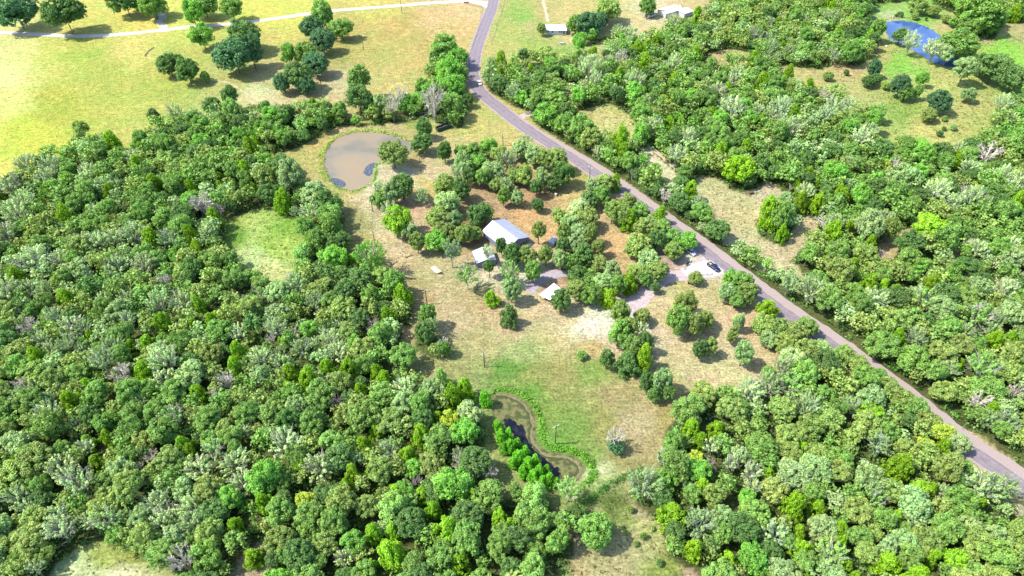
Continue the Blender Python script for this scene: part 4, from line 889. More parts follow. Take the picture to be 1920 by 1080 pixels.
#__PART3__
# ------------------------------------------------------------------ buildings
M_WHITE = mat('white_metal', (0.56, 0.56, 0.56), 0.5, 0.0, 0.08, 0.6, 0, 0.3)
M_OLDROOF = mat('weathered_roof', (0.34, 0.34, 0.35), 0.6, 0.0, 0.14, 0.7, 0, 0.3)
M_SHADEROOF = mat('shaded_white_metal', (0.24, 0.255, 0.31), 0.5, 0.0, 0.1, 0.5, 0, 0.3)  # darker copy of the white roof metal, slope shade put into the colour
M_WALLB = mat('blue_grey_wall', (0.14, 0.155, 0.22), 0.6, 0, 0.08, 1.0)
M_WALLW = mat('cream_wall', (0.38, 0.38, 0.36), 0.7, 0, 0.08, 1.0)
M_GLASS = mat('window_glass', (0.02, 0.025, 0.03), 0.08, 0, 0, 1, 0, 0.6)
M_TRIM = mat('white_trim', (0.5, 0.5, 0.49), 0.5)
M_DARK = mat('dark_door', (0.05, 0.045, 0.045), 0.6)
M_WOOD = mat('weathered_wood', (0.17, 0.12, 0.08), 0.85, 0, 0.25, 4.0)
M_PLANK = mat('pale_plank', (0.36, 0.31, 0.23), 0.8, 0, 0.18, 3.0)
M_CONC = mat('concrete', (0.35, 0.33, 0.3), 0.85, 0, 0.1, 1.5)
M_POLE = mat('pole_wood', (0.07, 0.055, 0.04), 0.9, 0, 0.2, 3.0)
M_STEEL = mat('galvanised', (0.55, 0.56, 0.56), 0.4, 0.6)
M_BLACK = mat('black_rubber', (0.015, 0.015, 0.016), 0.7)
def local(a, b):
    """frame with +y from a to b"""
    a = Vector((a.x, a.y, 0)); b = Vector((b.x, b.y, 0)); d = b - a
    return a, d.length, math.atan2(d.y, d.x) - math.pi / 2
def roof_slab(x0, z0, x1, z1, y0, y1, th=0.10, ribs=0.9, rh=0.05):
    """sloping sheet from (x0,z0) to (x1,z1) with standing ribs"""
    mb = MB(); d = Vector((x1 - x0, 0, z1 - z0)); nr = Vector((-d.z, 0, d.x)).normalized()
    if nr.z < 0: nr = -nr
    def quadbox(ya, yb, lo, hi):
        a = Vector((x0, 0, z0)); b = Vector((x1, 0, z1)); vs = []
        for y in (ya, yb):
            for p in (a, b):
                for h in (lo, hi): q = p + nr * h; vs.append((q.x, y, q.z))
        mb.add(vs, [(0, 1, 3, 2), (4, 6, 7, 5), (0, 4, 5, 1), (2, 3, 7, 6), (0, 2, 6, 4), (1, 5, 7, 3)])
    quadbox(y0, y1, 0, th)
    n = max(2, int((y1 - y0) / ribs))
    for k in range(n + 1):
        y = y0 + 0.03 + (y1 - y0 - 0.09) * k / n; quadbox(y, y + 0.05, th - 0.01, th + rh)
    return mb
def gable_building(name, label, cat, pr0, pr1, zr, ze, el_px, er_px, mats, over=0.35, wall_l=None, wall_r=None):
    a = at(*pr0, zr); b = at(*pr1, zr); o0, L, rz = local(a, b)
    inv = Matrix.Rotation(-rz, 3, 'Z')
    lx = [(inv @ (at(*p, ze) - o0)).x for p in el_px]; rx = [(inv @ (at(*p, ze) - o0)).x for p in er_px]
    xl = sum(lx) / len(lx); xr = sum(rx) / len(rx)
    print(name, 'len %.1f left %.1f right %.1f' % (L, xl, xr))
    t = empty(name, (o0.x, o0.y, 0.0), rz, label=label, category=cat)
    w = MB(); wl_, wr_ = xl + over * (1 if xl < 0 else -1), xr - over * (1 if xr > 0 else -1)
    def zroof(x): return zr + (ze - zr) * (x / (xl if x * xl > 0 else xr))
    prof = [(wl_, 0), (wr_, 0), (wr_, zroof(wr_) - 0.06), (0, zr - 0.06), (wl_, zroof(wl_) - 0.06)]
    w.prism(prof, over, L - over); w.build('wall', mats['wall'], t)
    roof_slab(0, zr, xl, ze, 0, L).build('roof', mats['rl'], t)
    roof_slab(0, zr - 0.002, xr, ze, 0.002, L - 0.002).build('roof', mats['rr'], t)
    MB().box((0, L / 2, zr + 0.13), (0.34, L + 0.06, 0.09)).build('ridge_cap', mats['rl'], t)
    return t, L, xl, xr, wl_, wr_
def window(t, x, y, z, w, h, face, frame=M_TRIM):
    """face: 'y1' front gable (normal +y local), 'x+' or 'x-' """
    f = MB(); g = MB(); d = 0.05
    if face in ('y', '-y'):
        s = 1 if face == 'y' else -1
        f.box((x, y + s * 0.03, z), (w + 0.16, 0.06, h + 0.16)); g.box((x, y + s * 0.055, z), (w, 0.03, h))
    else:
        s = 1 if face == 'x' else -1
        f.box((x + s * 0.03, y, z), (0.06, w + 0.16, h + 0.16)); g.box((x + s * 0.055, y, z), (0.03, w, h))
    fo = f.build('window', frame, t); g.build('pane', M_GLASS, fo); return fo
def door(t, x, y, z, w, h, face, m=M_DARK):
    d = MB(); k = MB(); s = 1 if not face.startswith('-') else -1
    if face in ('y', '-y'): d.box((x, y + s * 0.03, z), (w, 0.07, h)); k.box((x + w * 0.36, y + s * 0.09, z), (0.06, 0.06, 0.12))
    else: d.box((x + s * 0.03, y, z), (0.07, w, h)); k.box((x + s * 0.09, y + w * 0.36, z), (0.06, 0.06, 0.12))
    do = d.build('door', m, t); k.build('handle', M_STEEL, do); return do
t, L, xl, xr, wl_, wr_ = gable_building('house', 'large house with white metal gable roof, shaded slope coloured grey, and blue-grey gable wall', 'house', (923, 414), (970, 449), 5.6, 3.1, [(908, 437), (950, 469)], [(948.5, 411), (994.5, 446)],
    {'wall': M_WALLB, 'rl': M_WHITE, 'rr': M_SHADEROOF})
s = 1 if xr > 0 else -1
for fx in (0.35, 0.78): window(t, wr_ * fx, L - 0.35, 1.7, 1.1, 1.1, 'y')
door(t, wr_ * 0.57, L - 0.35, 1.1, 1.0, 2.1, 'y')
window(t, wl_ * 0.5, L - 0.35, 1.7, 1.3, 1.1, 'y')
MB().box((wr_ * 0.6, L + 0.6, 0.08), (abs(wr_) * 0.9, 1.6, 0.16)).build('porch_slab', M_CONC, t)
ve = MB().tube((wl_ * 0.4, L * 0.3, 4.3), (wl_ * 0.4, L * 0.3, 5.0), 0.09, 0.09, 8); ve.build('vent_pipe', M_STEEL, t)
# annex
t, L, xl, xr, wl_, wr_ = gable_building('annex', 'small outbuilding with low white roof and blue-grey wall below the large house', 'outbuilding', (904, 463.5), (913, 487), 3.7, 2.6, [(881.5, 474), (897.5, 492)], [(919, 462), (929, 481)],
    {'wall': M_WALLB, 'rl': M_OLDROOF, 'rr': M_OLDROOF}, 0.25)
sx = 'x' if wl_ > 0 else '-x'
window(t, wl_, L * 0.3, 1.5, 0.9, 0.8, sx); window(t, wl_, L * 0.55, 1.5, 0.9, 0.8, sx); door(t, wl_, L * 0.82, 1.05, 0.95, 2.0, sx)
door(t, wl_ * 0.3, L - 0.25, 1.05, 1.6, 2.0, 'y', M_WALLW)
# little shed with barrel roof
p0 = at(1033, 457, 0.8); t = empty('storage_shed', (p0.x, p0.y - 0.8, 0), math.radians(-28), label='little blue-grey storage shed with pale curved roof in the yard', category='shed')
M_SHED = mat('shed_blue', (0.16, 0.19, 0.27), 0.5, 0, 0.06, 2.0)
MB().box((0, 1.6, 0.95), (2.5, 3.2, 1.9)).build('wall', M_SHED, t)
prof = [(1.35 * math.cos(a), 1.9 + 0.62 * math.sin(a)) for a in [math.pi * k / 10 for k in range(11)]]
MB().prism(prof, -0.12, 3.32).build('roof', mat('shed_roof', (0.32, 0.35, 0.42), 0.4, 0, 0.05, 2.0), t, smooth=False)
door(t, 0, 0, 0.9, 1.1, 1.75, '-y', mat('shed_door', (0.2, 0.22, 0.3), 0.5))
# carport
ca, cb, cc, cd = at(1011, 553, 2.5), at(1038.5, 531, 3.0), at(1053, 543, 3.0), at(1031, 563, 2.5)
cen = (ca + cb + cc + cd) / 4; cen.z = 0
t = empty('carport', (cen.x, cen.y, 0), 0, label='open carport with flat white roof on dark posts', category='carport')
mb = MB(); q = [v - cen for v in (ca, cd, cc, cb)]
mb.add([v + Vector((0, 0, 0)) for v in q] + [v + Vector((0, 0, 0.14)) for v in q], [(3, 2, 1, 0), (4, 5, 6, 7), (0, 1, 5, 4), (1, 2, 6, 5), (2, 3, 7, 6), (3, 0, 4, 7)]); mb.build('roof', M_WHITE, t)
rb = MB()
for k in range(1, 12):
    f_ = k / 12; a_ = q[0].lerp(q[1], f_) + Vector((0, 0, 0.165)); b_ = q[3].lerp(q[2], f_) + Vector((0, 0, 0.165)); rb.tube(a_, b_, 0.035, 0.035, 4)
rb.build('roof_rib', M_WHITE, t, kind='stuff')
m_ = sum(q, Vector()) / 4
for v in q + [q[0].lerp(q[3], .5), q[1].lerp(q[2], .5)]:
    e = v.lerp(m_, 0.08); MB().tube((e.x, e.y, 0), (e.x, e.y, e.z + 0.04), 0.09, 0.09, 6).build('post', M_WOOD, t)
pc = at(1030, 569); MB().box((0, 0, 0), (3.2, 2.0, 0.12), math.radians(-50)).build('concrete_pad', M_CONC, None, kind='structure').location = (pc.x, pc.y, 0.1)
# mobile home
a = at(1023, 66); b = at(1061.5, 66); o0 = a; L = (b - a).length; rz = math.atan2(b.y - a.y, b.x - a.x)
t = empty('mobile_home', (a.x, a.y, 0), rz, label='long white mobile home with dark windows standing in green pasture', category='mobile home')
W = 8.0
MB().box((L / 2, W / 2, 0.3), (L - 0.2, W - 0.2, 0.6)).build('skirting', M_WALLW, t)
MB().box((L / 2, W / 2, 1.75), (L, W, 2.3)).build('wall', mat('white_siding', (0.42, 0.44, 0.41), 0.6, 0, 0.05, 1.5), t)
for (x0, x1, za, zb) in ((-0.3, W / 2, 2.9, 3.7), (W + 0.3, W / 2, 2.9, 3.7)):
    mb = MB(); vs = [(-0.3, x0, za), (L + 0.3, x0, za), (L + 0.3, x1, zb), (-0.3, x1, zb)]
    mb.add(vs + [(x, y, z + 0.1) for x, y, z in vs], [(0, 1, 2, 3), (7, 6, 5, 4), (0, 4, 5, 1), (1, 5, 6, 2), (2, 6, 7, 3), (3, 7, 4, 0)]); mb.build('roof', M_WHITE, t)
for x in (1.6, 4.2, 8.6, 9.8, 13.0): 
    if x < L - 0.8: window(t, x, 0, 2.1, 1.0, 0.8, '-y')
door(t, 11.2 if L > 12.5 else L * 0.7, 0, 1.6, 0.9, 2.0, '-y')
MB().box((11.2 if L > 12.5 else L * .7, -0.6, 0.3), (1.6, 1.1, 0.6)).build('step', M_WOOD, t)
# white house at the top
t, L, xl, xr, wl_, wr_ = gable_building('white_house', 'white-roofed house half hidden behind trees beside a sandy drive', 'house', (1246, 19), (1276, 10), 5.0, 3.0, [(1252, 25), (1280, 18)], [(1243, 15), (1272, 7)],
    {'wall': M_WALLW, 'rl': M_WHITE, 'rr': M_WHITE}, 0.3)
w2 = at(1276, 12, 4.8); w3 = at(1296, 20, 3.6); inv = Matrix.Rotation(-t.rotation_euler[2], 3, 'Z')
c_ = inv @ (Vector((w3.x, w3.y, 0)) - t.location); a_ = inv @ (Vector((w2.x, w2.y, 0)) - t.location)
MB().box(((c_.x + a_.x) / 2, (c_.y + a_.y) / 2, 1.5), (6.5, 7.5, 3.0)).build('wing_wall', M_WALLW, t)
MB().add([(((c_.x + a_.x) / 2 + sx_ * 3.7), ((c_.y + a_.y) / 2 + sy_ * 4.2), 3.0) for sx_, sy_ in ((-1, -1), (1, -1), (1, 1), (-1, 1))] + [((c_.x + a_.x) / 2, (c_.y + a_.y) / 2 - 1, 4.7), ((c_.x + a_.x) / 2, (c_.y + a_.y) / 2 + 1, 4.7)], [(0, 1, 4), (1, 2, 5, 4), (2, 3, 5), (3, 0, 4, 5), (3, 2, 1, 0)]).build('wing_roof', M_WHITE, t)
for y_ in (2.5, 6.0): window(t, wl_, y_, 1.6, 1.2, 1.0, 'x' if wl_ > 0 else '-x')

# dumpster
a = at(815.5, 248, 0.0); 
A0, A1, B0 = at(816, 238, 1.7), at(840, 229.5, 1.7), at(822, 247, 1.7)
d = (A1 - A0); L = d.length; W = 2.5; rz = math.atan2(d.y, d.x); nrm = Vector((math.sin(rz), -math.cos(rz), 0))
c0 = A0; t = empty('dumpster', (c0.x, c0.y, 0), rz, label='dark green open roll-off dumpster filled with broken boards', category='dumpster')
M_DUMP = mat('dumpster_green', (0.012, 0.05, 0.045), 0.5, 0, 0.15, 1.2)
L = min(max(L, 5.5), 7.5)
MB().box((L / 2, -W / 2, 0.3), (L, W, 0.2)).build('floor_panel', M_DUMP, t)
MB().box((L / 2, -0.05, 1.0), (L, 0.1, 1.5)).build('side_panel', M_DUMP, t)
MB().box((L / 2, -W + 0.05, 1.0), (L, 0.1, 1.5)).build('side_panel', M_DUMP, t)
MB().box((0.05, -W / 2, 1.0), (0.1, W - 0.22, 1.5)).build('end_panel', M_DUMP, t)
MB().box((L - 0.05, -W / 2, 1.0), (0.1, W - 0.22, 1.5)).build('end_panel', M_DUMP, t)
for k in range(7):
    for yy_ in (0.03, -W - 0.03): MB().box((0.5 + k * (L - 1) / 6, yy_, 1.0), (0.12, 0.09, 1.46)).build('rib', M_DUMP, t)
rim = MB(); rim.box((L / 2, -0.05, 1.8), (L + 0.1, 0.16, 0.12)); rim.box((L / 2, -W + 0.05, 1.8), (L + 0.1, 0.16, 0.12)); rim.box((0.05, -W / 2, 1.8), (0.16, W - 0.28, 0.12)); rim.box((L - 0.05, -W / 2, 1.8), (0.16, W - 0.28, 0.12)); rim.build('rim', M_DUMP, t)
for k in range(4): MB().tube(((0.8, L - 0.8)[k % 2], (-0.4, -W + 0.4)[k // 2], 0.12), ((0.8, L - 0.8)[k % 2] + 0.01, (-0.7, -W + 0.7)[k // 2], 0.12), 0.13, 0.13, 8).build('roller', M_STEEL, t)
M_REDW = mat('reddish_board', (0.35, 0.16, 0.11), 0.8)
for k in range(12):
    bo = MB().box((0, 0, 0), (random.uniform(1.0, 2.4), 0.16, 0.05), random.uniform(-0.5, 0.5), random.uniform(-.2, .2)).build('board', random.choice([M_PLANK, M_REDW, M_WOOD]))
    wp = Matrix.Rotation(rz, 3, 'Z') @ Vector((random.uniform(1.2, L - 1.4), random.uniform(-W + 0.5, -0.5), 0.75 + k * 0.04)) + Vector((c0.x, c0.y, 0))
    bo.location = wp; bo.rotation_euler = (0, 0, rz + random.uniform(-.3, .3)); bo['label'] = 'broken board lying in the green dumpster'; bo['category'] = 'board'; bo['group'] = 'broken boards in the green dumpster'

# ------------------------------------------------------------------ vehicles
def car(name, label, cat, body_rgb, pfoot, heading, kind='sedan', pale=None):
    """local +x is the front; pfoot world point of the centre"""
    t = empty(name, (pfoot.x, pfoot.y, 0.08), heading, label=label, category=cat)
    mb_ = mat('paint_%d_%d_%d' % tuple(int(v * 99) for v in body_rgb), body_rgb, 0.45, 0.0, 0, 1, 0, 0.3)
    Wd = 1.84 if kind != 'pickup' else 1.98; hL = 2.35 if kind != 'pickup' else 2.8
    def loft(secs):
        mb = MB(); n = len(secs[0][1])
        for x, s in secs: mb.v += [(x, y, z) for y, z in s]
        for i in range(len(secs) - 1):
            for k in range(n): mb.f.append((i * n + k, i * n + (k + 1) % n, (i + 1) * n + (k + 1) % n, (i + 1) * n + k))
        mb.f += [tuple(range(n)), tuple(range((len(secs) - 1) * n, len(secs) * n))]
        return mb
    def sec(w, z0, z1, r=0.12):
        h = w / 2; return [(-h + r, z0), (h - r, z0), (h, z0 + r), (h, z1 - r), (h - r * 1.3, z1), (-h + r * 1.3, z1), (-h, z1 - r), (-h, z0 + r)]
    hood = 0.92 if kind == 'sedan' else (1.02 if kind == 'suv' else 1.12)
    loft([(-hL, sec(Wd * 0.86, 0.38, hood - 0.14)), (-hL + 0.18, sec(Wd * 0.96, 0.28, hood)), (-hL * 0.5, sec(Wd, 0.24, hood + 0.03)), (hL * 0.3, sec(Wd, 0.24, hood + 0.03)), (hL - 0.5, sec(Wd * 0.96, 0.26, hood - 0.1)), (hL - 0.05, sec(Wd * 0.84, 0.34, hood - 0.24))]).build('body', mb_, t, smooth=False)
    if kind == 'pickup':
        c0_, c1_, c2_, c3_, top = -0.35, -0.2, 0.9, 1.5, 1.85
    elif kind == 'suv': c0_, c1_, c2_, c3_, top = -2.1, -1.85, 0.55, 1.15, 1.72
    else: c0_, c1_, c2_, c3_, top = -1.75, -1.05, 0.35, 1.05, 1.42
    def cab(inset, z1): return [(-Wd / 2 + inset, hood + 0.0), (Wd / 2 - inset, hood + 0.0), (Wd / 2 - inset - 0.12, z1), (-Wd / 2 + inset + 0.12, z1)]
    loft([(c0_, cab(0.10, hood + 0.02)), (c1_, cab(0.10, top - 0.04)), (c2_, cab(0.10, top - 0.04)), (c3_, cab(0.10, hood + 0.02))]).build('windows', M_GLASS, t)
    MB().box(((c1_ + c2_) / 2, 0, top - 0.01), (c2_ - c1_ + 0.12, Wd - 0.46, 0.07)).build('roof', mb_, t)
    for sx_ in (-1, 1):
        for sy_ in (-1, 1):
            w = MB().tube((sx_ * hL * 0.62, sy_ * (Wd / 2 - 0.2), 0.34), (sx_ * hL * 0.62, sy_ * (Wd / 2 + 0.01), 0.34), 0.34, 0.34, 14).build('wheel', M_BLACK, t)
            MB().tube((sx_ * hL * 0.62, sy_ * (Wd / 2 + 0.012), 0.34), (sx_ * hL * 0.62, sy_ * (Wd / 2 + 0.03), 0.34), 0.2, 0.19, 10).build('rim', M_STEEL, w)
    for sy_ in (-1, 1):
        MB().box((hL - 0.07, sy_ * Wd * 0.31, hood - 0.34), (0.12, 0.34, 0.14)).build('headlight', M_TRIM, t)
        MB().box((-hL + 0.03, sy_ * Wd * 0.34, hood - 0.28), (0.1, 0.26, 0.16)).build('tail_light', mat('tail_red', (0.4, 0.02, 0.02), 0.3), t)
        MB().box((c3_ - 0.25, sy_ * (Wd / 2 + 0.1), hood + 0.08), (0.14, 0.2, 0.14)).build('mirror', mb_, t)
    if kind == 'pickup':
        MB().box(((-hL + c0_) / 2, 0, hood + 0.035), (abs(-hL - c0_) - 0.35, Wd - 0.35, 0.03)).build('bed_liner', mat('bed_dark', (0.03, 0.03, 0.03), 0.8), t)
        for sy_ in (-1, 1): MB().box(((-hL + c0_) / 2, sy_ * (Wd / 2 - 0.1), hood + 0.1), (abs(-hL - c0_) - 0.15, 0.1, 0.16)).build('bed_rail', mb_, t)
        MB().box((-hL + 0.12, 0, hood + 0.1), (0.08, Wd - 0.3, 0.16)).build('tailgate', mb_, t)
    return t
def heading(a, b): p = at(*a); q = at(*b); return math.atan2(q.y - p.y, q.x - p.x)
car('car', 'white sedan driving on the road just below the bend', 'car', (0.50, 0.48, 0.42), at(899.5, 157), heading((890, 135), (906, 172)), 'sedan')
car('parked_car', 'white car parked nose-out on the verge under roadside trees', 'car', (0.48, 0.52, 0.56), at(1295, 474.5), heading((1286, 466), (1304, 480)), 'suv')
pk = car('pickup_truck', 'dark blue pickup truck parked on the pale drive mouth', 'pickup truck', (0.004, 0.010, 0.06), at(1337.5, 503), heading((1328, 496), (1348, 510)), 'pickup')
car('pickup_truck', 'silver-white pickup truck parked near the white house', 'pickup truck', (0.6, 0.6, 0.58), at(1222, 31), heading((1232, 27), (1214, 33)), 'pickup')
# load in the blue pickup
h = pk.rotation_euler[2]; R3 = Matrix.Rotation(h, 3, 'Z')
for k, (x, y, s_, m_) in enumerate(((-2.3, 0.35, (0.6, 0.4, 0.3), M_WOOD), (-1.5, -0.3, (0.8, 0.4, 0.3), mat('lime_tarp', (0.45, 0.55, 0.12), 0.7)), (-2.2, -0.45, (0.5, 0.4, 0.5), M_WOOD))):
    o = MB().box((0, 0, s_[2] / 2), s_).build('cargo_box', m_); p = R3 @ Vector((x, y, 0)); o.location = (pk.location.x + p.x, pk.location.y + p.y, 1.26); o.rotation_euler = (0, 0, h)
    o['label'] = ('pale wooden box at the rear of the blue pickup bed', 'lime green covered box in the blue pickup bed', 'small brown box in the rear corner of the blue pickup bed')[k]; o['category'] = 'box'

# ------------------------------------------------------------------ utility poles
def pole(base, top_px, label, arm=False, lamp=False, trans=False, armrot=0.6, hmax=None):
    b = at(*base); 
    best = min([z / 10 for z in range(30, 130)], key=lambda z: abs(project(b.x, b.y, z)[1] - top_px))
    z0 = gz(b.x, b.y); t = empty('utility_pole', (b.x, b.y, z0 - 0.1), 0, label=label, category='utility pole', group='wooden utility poles')
    MB().tube((0, 0, 0), (0, 0, best), 0.19, 0.13, 8).build('pole', M_POLE, t)
    if arm:
        a = MB().box((0, 0.12, best - 0.5), (2.4, 0.12, 0.14)).build('crossarm', mat('crossarm_grey', (0.42, 0.41, 0.36), 0.8), t); a.rotation_euler = (0, 0, armrot)
        for x in (-1.05, 0.0, 1.05): MB().tube((x, 0.12, best - 0.43), (x, 0.12, best - 0.2), 0.06, 0.04, 6).build('insulator', M_TRIM, a)
    else:
        MB().tube((0, 0, best), (0, 0, best + 0.25), 0.07, 0.05, 6).build('insulator', M_TRIM, t)
    if lamp: MB().box((0.6, 0, best - 0.4), (0.9, 0.3, 0.2)).build('lamp_head', M_STEEL, t)
    if trans: MB().tube((0.4, 0, best - 1.7), (0.4, 0, best - 0.7), 0.3, 0.3, 10).build('transformer', M_TRIM, t)
    return t
pole((682.3, 93.7), 67, 'wooden utility pole alone in the tan pasture', lamp=True)
pole((754, 26), -1, 'wooden utility pole in front of the gravel road')
pole((604, 168), 138, 'utility pole with crossarm in the shade of the pasture oaks', arm=True, armrot=-0.3)
pole((790, 327), 297, 'wooden utility pole on tan ground beside the round pond')
pole((699.5, 398), 370, 'wooden utility pole on bare ground below the round pond', lamp=True)
pole((703.5, 458), 433, 'dark pole above the tall ash by the glade strip')
pole((801, 571), 543, 'utility pole with pale crossarm in the middle of the field', arm=True, armrot=0.7)
pole((908.5, 688), 660, 'utility pole with pale crossarm above the field ditch', arm=True, armrot=0.6)
pole((1041, 832), 798, 'utility pole with pale crossarm beside the weedy pond', arm=True, armrot=0.6)
pole((1104.5, 345), 312, 'utility pole with crossarm on the road verge', arm=True, trans=True, armrot=-0.7)
pole((943, 273), 251, 'utility pole with white transformer above the yard trees', trans=True)
pole((855, 283), 270, 'short wooden pole beside the dark round-headed tree above the yard')
pole((1322, 318), 292, 'slim pole at the edge of the implement clearing')

# ------------------------------------------------------------------ fences
def wire_fence(name, pts, label, gap=3.2, hgt=1.25, rail=False, m=None):
    P = px_path(pts, gap); m = m or M_WOOD
    t = empty(name, (P[0].x, P[0].y, 0), 0, label=label, category='fence'); o = P[0]
    me_ = None
    for p in P:
        q = link('post', me_ or MB().tube((0, 0, 0), (0, 0, hgt), 0.09, 0.075, 6).mesh('post', m), t); me_ = q.data
        q.location = (p.x - o.x, p.y - o.y, gz(p.x, p.y) - 0.02)
    for zz in ((0.45, 0.8, 1.12) if not rail else (0.5, 0.95)):
        mb = MB()
        for a_, b_ in zip(P[:-1], P[1:]):
            A_ = Vector((a_.x - o.x, a_.y - o.y, gz(a_.x, a_.y) + zz)); B_ = Vector((b_.x - o.x, b_.y - o.y, gz(b_.x, b_.y) + zz))
            mb.tube(A_, B_, 0.06 if rail else 0.02, 0.06 if rail else 0.02, 4)
        mb.build('rail' if rail else 'wire', m if rail else M_STEEL, t)
    return t
wire_fence('pasture_fence', [(947,-5),(944,8),(939,25),(934,40),(930,55),(925,70),(920,85)], 'wire fence on the green pasture side of the road')
wire_fence('pasture_fence', [(904,16),(901,35),(896,55),(890,72),(884,90)], 'wire fence between the tan pasture and the road')
wire_fence('pasture_fence', [(875,8),(888,11),(898,13),(904,16)], 'short fence wing beside the gravel road gate', rail=True)
wire_fence('verge_fence', [(1080,318),(1093,327),(1104,335),(1116,343)], 'wire fence along the yard verge by the roadside pole')
wire_fence('yard_fence', [(1316,517),(1324,517),(1333,516),(1341,515)], 'short grey rail fence below the drive mouth', gap=2.0, rail=True, m=mat('grey_rail', (0.22, 0.21, 0.18), 0.85))
wire_fence('gate_fence', [(1283,506),(1286,498),(1289,491),(1293,483)], 'brown rail fence slanting beside the drive mouth', gap=2.0, rail=True)
# cattle guard with side wings
p = at(874, 3.5); t = empty('cattle_guard', (p.x, p.y, 0.06), 0.1, label='dark steel cattle guard set in the gravel road', category='cattle guard')
for k in range(9): MB().box((-1.4 + k * 0.35, 0, 0.02), (0.14, 5.0, 0.1)).build('bar', M_BLACK, t)
for s_ in (-1, 1): MB().box((0, s_ * 2.6, 0.5), (3.4, 0.12, 1.0)).build('wing', M_WOOD, t)

# ------------------------------------------------------------------ small things
# plank lean-to
a, b, c, d_ = at(806, 503, 0.7), at(815, 498.5, 1.9), at(828, 509, 1.9), at(819, 513, 0.7)
o0 = (a + b + c + d_) / 4; o0.z = 0
t = empty('lean_to', (o0.x, o0.y, 0), 0, label='low lean-to with pale sloping plank roof on dark posts', category='lean-to')
n_ = 9
for k in range(n_):
    f0, f1 = k / n_ + 0.006, (k + 1) / n_ - 0.006
    q = [a.lerp(d_, f0), a.lerp(d_, f1), b.lerp(c, f1), b.lerp(c, f0)]; q = [v - o0 + Vector((0, 0, random.uniform(0, 0.02))) for v in q]
    MB().add(q + [v + Vector((0, 0, 0.05)) for v in q], [(3, 2, 1, 0), (4, 5, 6, 7), (0, 1, 5, 4), (1, 2, 6, 5), (2, 3, 7, 6), (3, 0, 4, 7)]).build('plank', M_PLANK, t)
for v in (a.lerp(c, .04), b.lerp(d_, .04), c.lerp(a, .04), d_.lerp(b, .04)):
    v = v - o0; MB().tube((v.x, v.y, 0), (v.x, v.y, v.z - 0.005), 0.09, 0.09, 6).build('post', M_WOOD, t)
v0 = b - o0; v1 = c - o0; MB().tube((v0.x, v0.y, v0.z - 0.12), (v1.x, v1.y, v1.z - 0.12), 0.08, 0.08, 5).build('beam', M_WOOD, t)
def jump(p0, p1, label):
    a = at(*p0); b = at(*p1); d = b - a
    t = empty('rail_jump', (a.x, a.y, 0), 0, label=label, category='rail jump', group='low wooden rails in the pole field')
    for v in (Vector((0, 0, 0)), d): MB().tube((v.x, v.y, 0), (v.x, v.y, 1.3), 0.13, 0.12, 6).build('post', M_WOOD, t)
    MB().tube((0, 0, 0.75), (d.x, d.y, 0.75), 0.09, 0.09, 6).build('rail', M_PLANK, t)
    MB().tube((0, 0, 0.3), (d.x, d.y, 0.3), 0.08, 0.08, 6).build('rail', M_WOOD, t)
jump((761, 484), (771, 479), 'low two-post wooden rail nearer the lean-to')
jump((734.5, 497), (744, 491), 'low two-post wooden rail beside the tall ash')
a = at(750.5, 470); b = at(760, 480); o = MB().tube((0, 0, 0.14), (b.x - a.x, b.y - a.y, 0.14), 0.12, 0.12, 6).build('timber', M_PLANK); o.location = (a.x, a.y, 0); o['label'] = 'long pale timber lying in grass above the wooden rail'; o['category'] = 'timber'
# rusty implement
p = at(1404, 365); t = empty('farm_implement', (p.x, p.y, 0), 0.3, label='rusty old farm implement left in the sandy clearing', category='farm implement')
M_RUST = mat('rust', (0.10, 0.045, 0.03), 0.85, 0, 0.3, 3.0)
for y in (-0.9, 0.9):
    w = MB()
    for k in range(14):
        a0 = 2 * math.pi * k / 14; a1 = 2 * math.pi * (k + 1) / 14
        w.tube((0.75 * math.cos(a0), y, 0.75 + 0.75 * math.sin(a0)), (0.75 * math.cos(a1), y, 0.75 + 0.75 * math.sin(a1)), 0.06, 0.06, 4)
    wo = w.build('wheel', M_RUST, t); sp_ = MB()
    for k in range(7): a0 = 2 * math.pi * k / 7; sp_.tube((0, y, 0.75), (0.74 * math.cos(a0), y, 0.75 + 0.74 * math.sin(a0)), 0.03, 0.03, 4)
    sp_.build('spoke', M_RUST, wo, kind='stuff')
MB().tube((0, -1.0, 0.75), (0, 1.0, 0.75), 0.07, 0.07, 6).build('axle', M_RUST, t)
MB().box((1.0, 0, 0.9), (2.2, 0.9, 0.5)).build('hopper', M_RUST, t)
MB().box((-1.3, 0, 0.75), (2.4, 0.14, 0.14)).build('drawbar', M_RUST, t)
MB().box((-1.7, 0.1, 1.25), (0.16, 1.6, 0.16)).build('toolbar', M_RUST, t)
MB().tube((-1.7, 0.1, 0.8), (-1.7, 0.1, 1.2), 0.06, 0.06, 5).build('upright', M_RUST, t)
for k in range(5): MB().tube((1.9, -0.8 + 0.4 * k, 0.7), (2.3, -0.8 + 0.4 * k, 0.05), 0.05, 0.03, 4).build('tine', M_RUST, t)
# hunting blind
p = at(1627, 91); t = empty('hunting_blind', (p.x, p.y, 0), 0.2, label='small white-topped hunting blind raised on legs at the wood edge', category='hunting blind')
MB().box((0, 0, 2.6), (1.6, 1.6, 1.6)).build('cabin', mat('blind_blue', (0.25, 0.30, 0.38), 0.6), t)
MB().box((0, 0, 3.46), (2.0, 2.0, 0.12)).build('roof', M_WHITE, t)
MB().box((0, -0.81, 2.8), (0.9, 0.05, 0.4)).build('window', M_GLASS, t)
for sx_ in (-.7, .7):
    for sy_ in (-.7, .7): MB().tube((sx_ * 1.3, sy_ * 1.3, 0), (sx_, sy_, 1.82), 0.07, 0.07, 5).build('leg', M_WOOD, t)
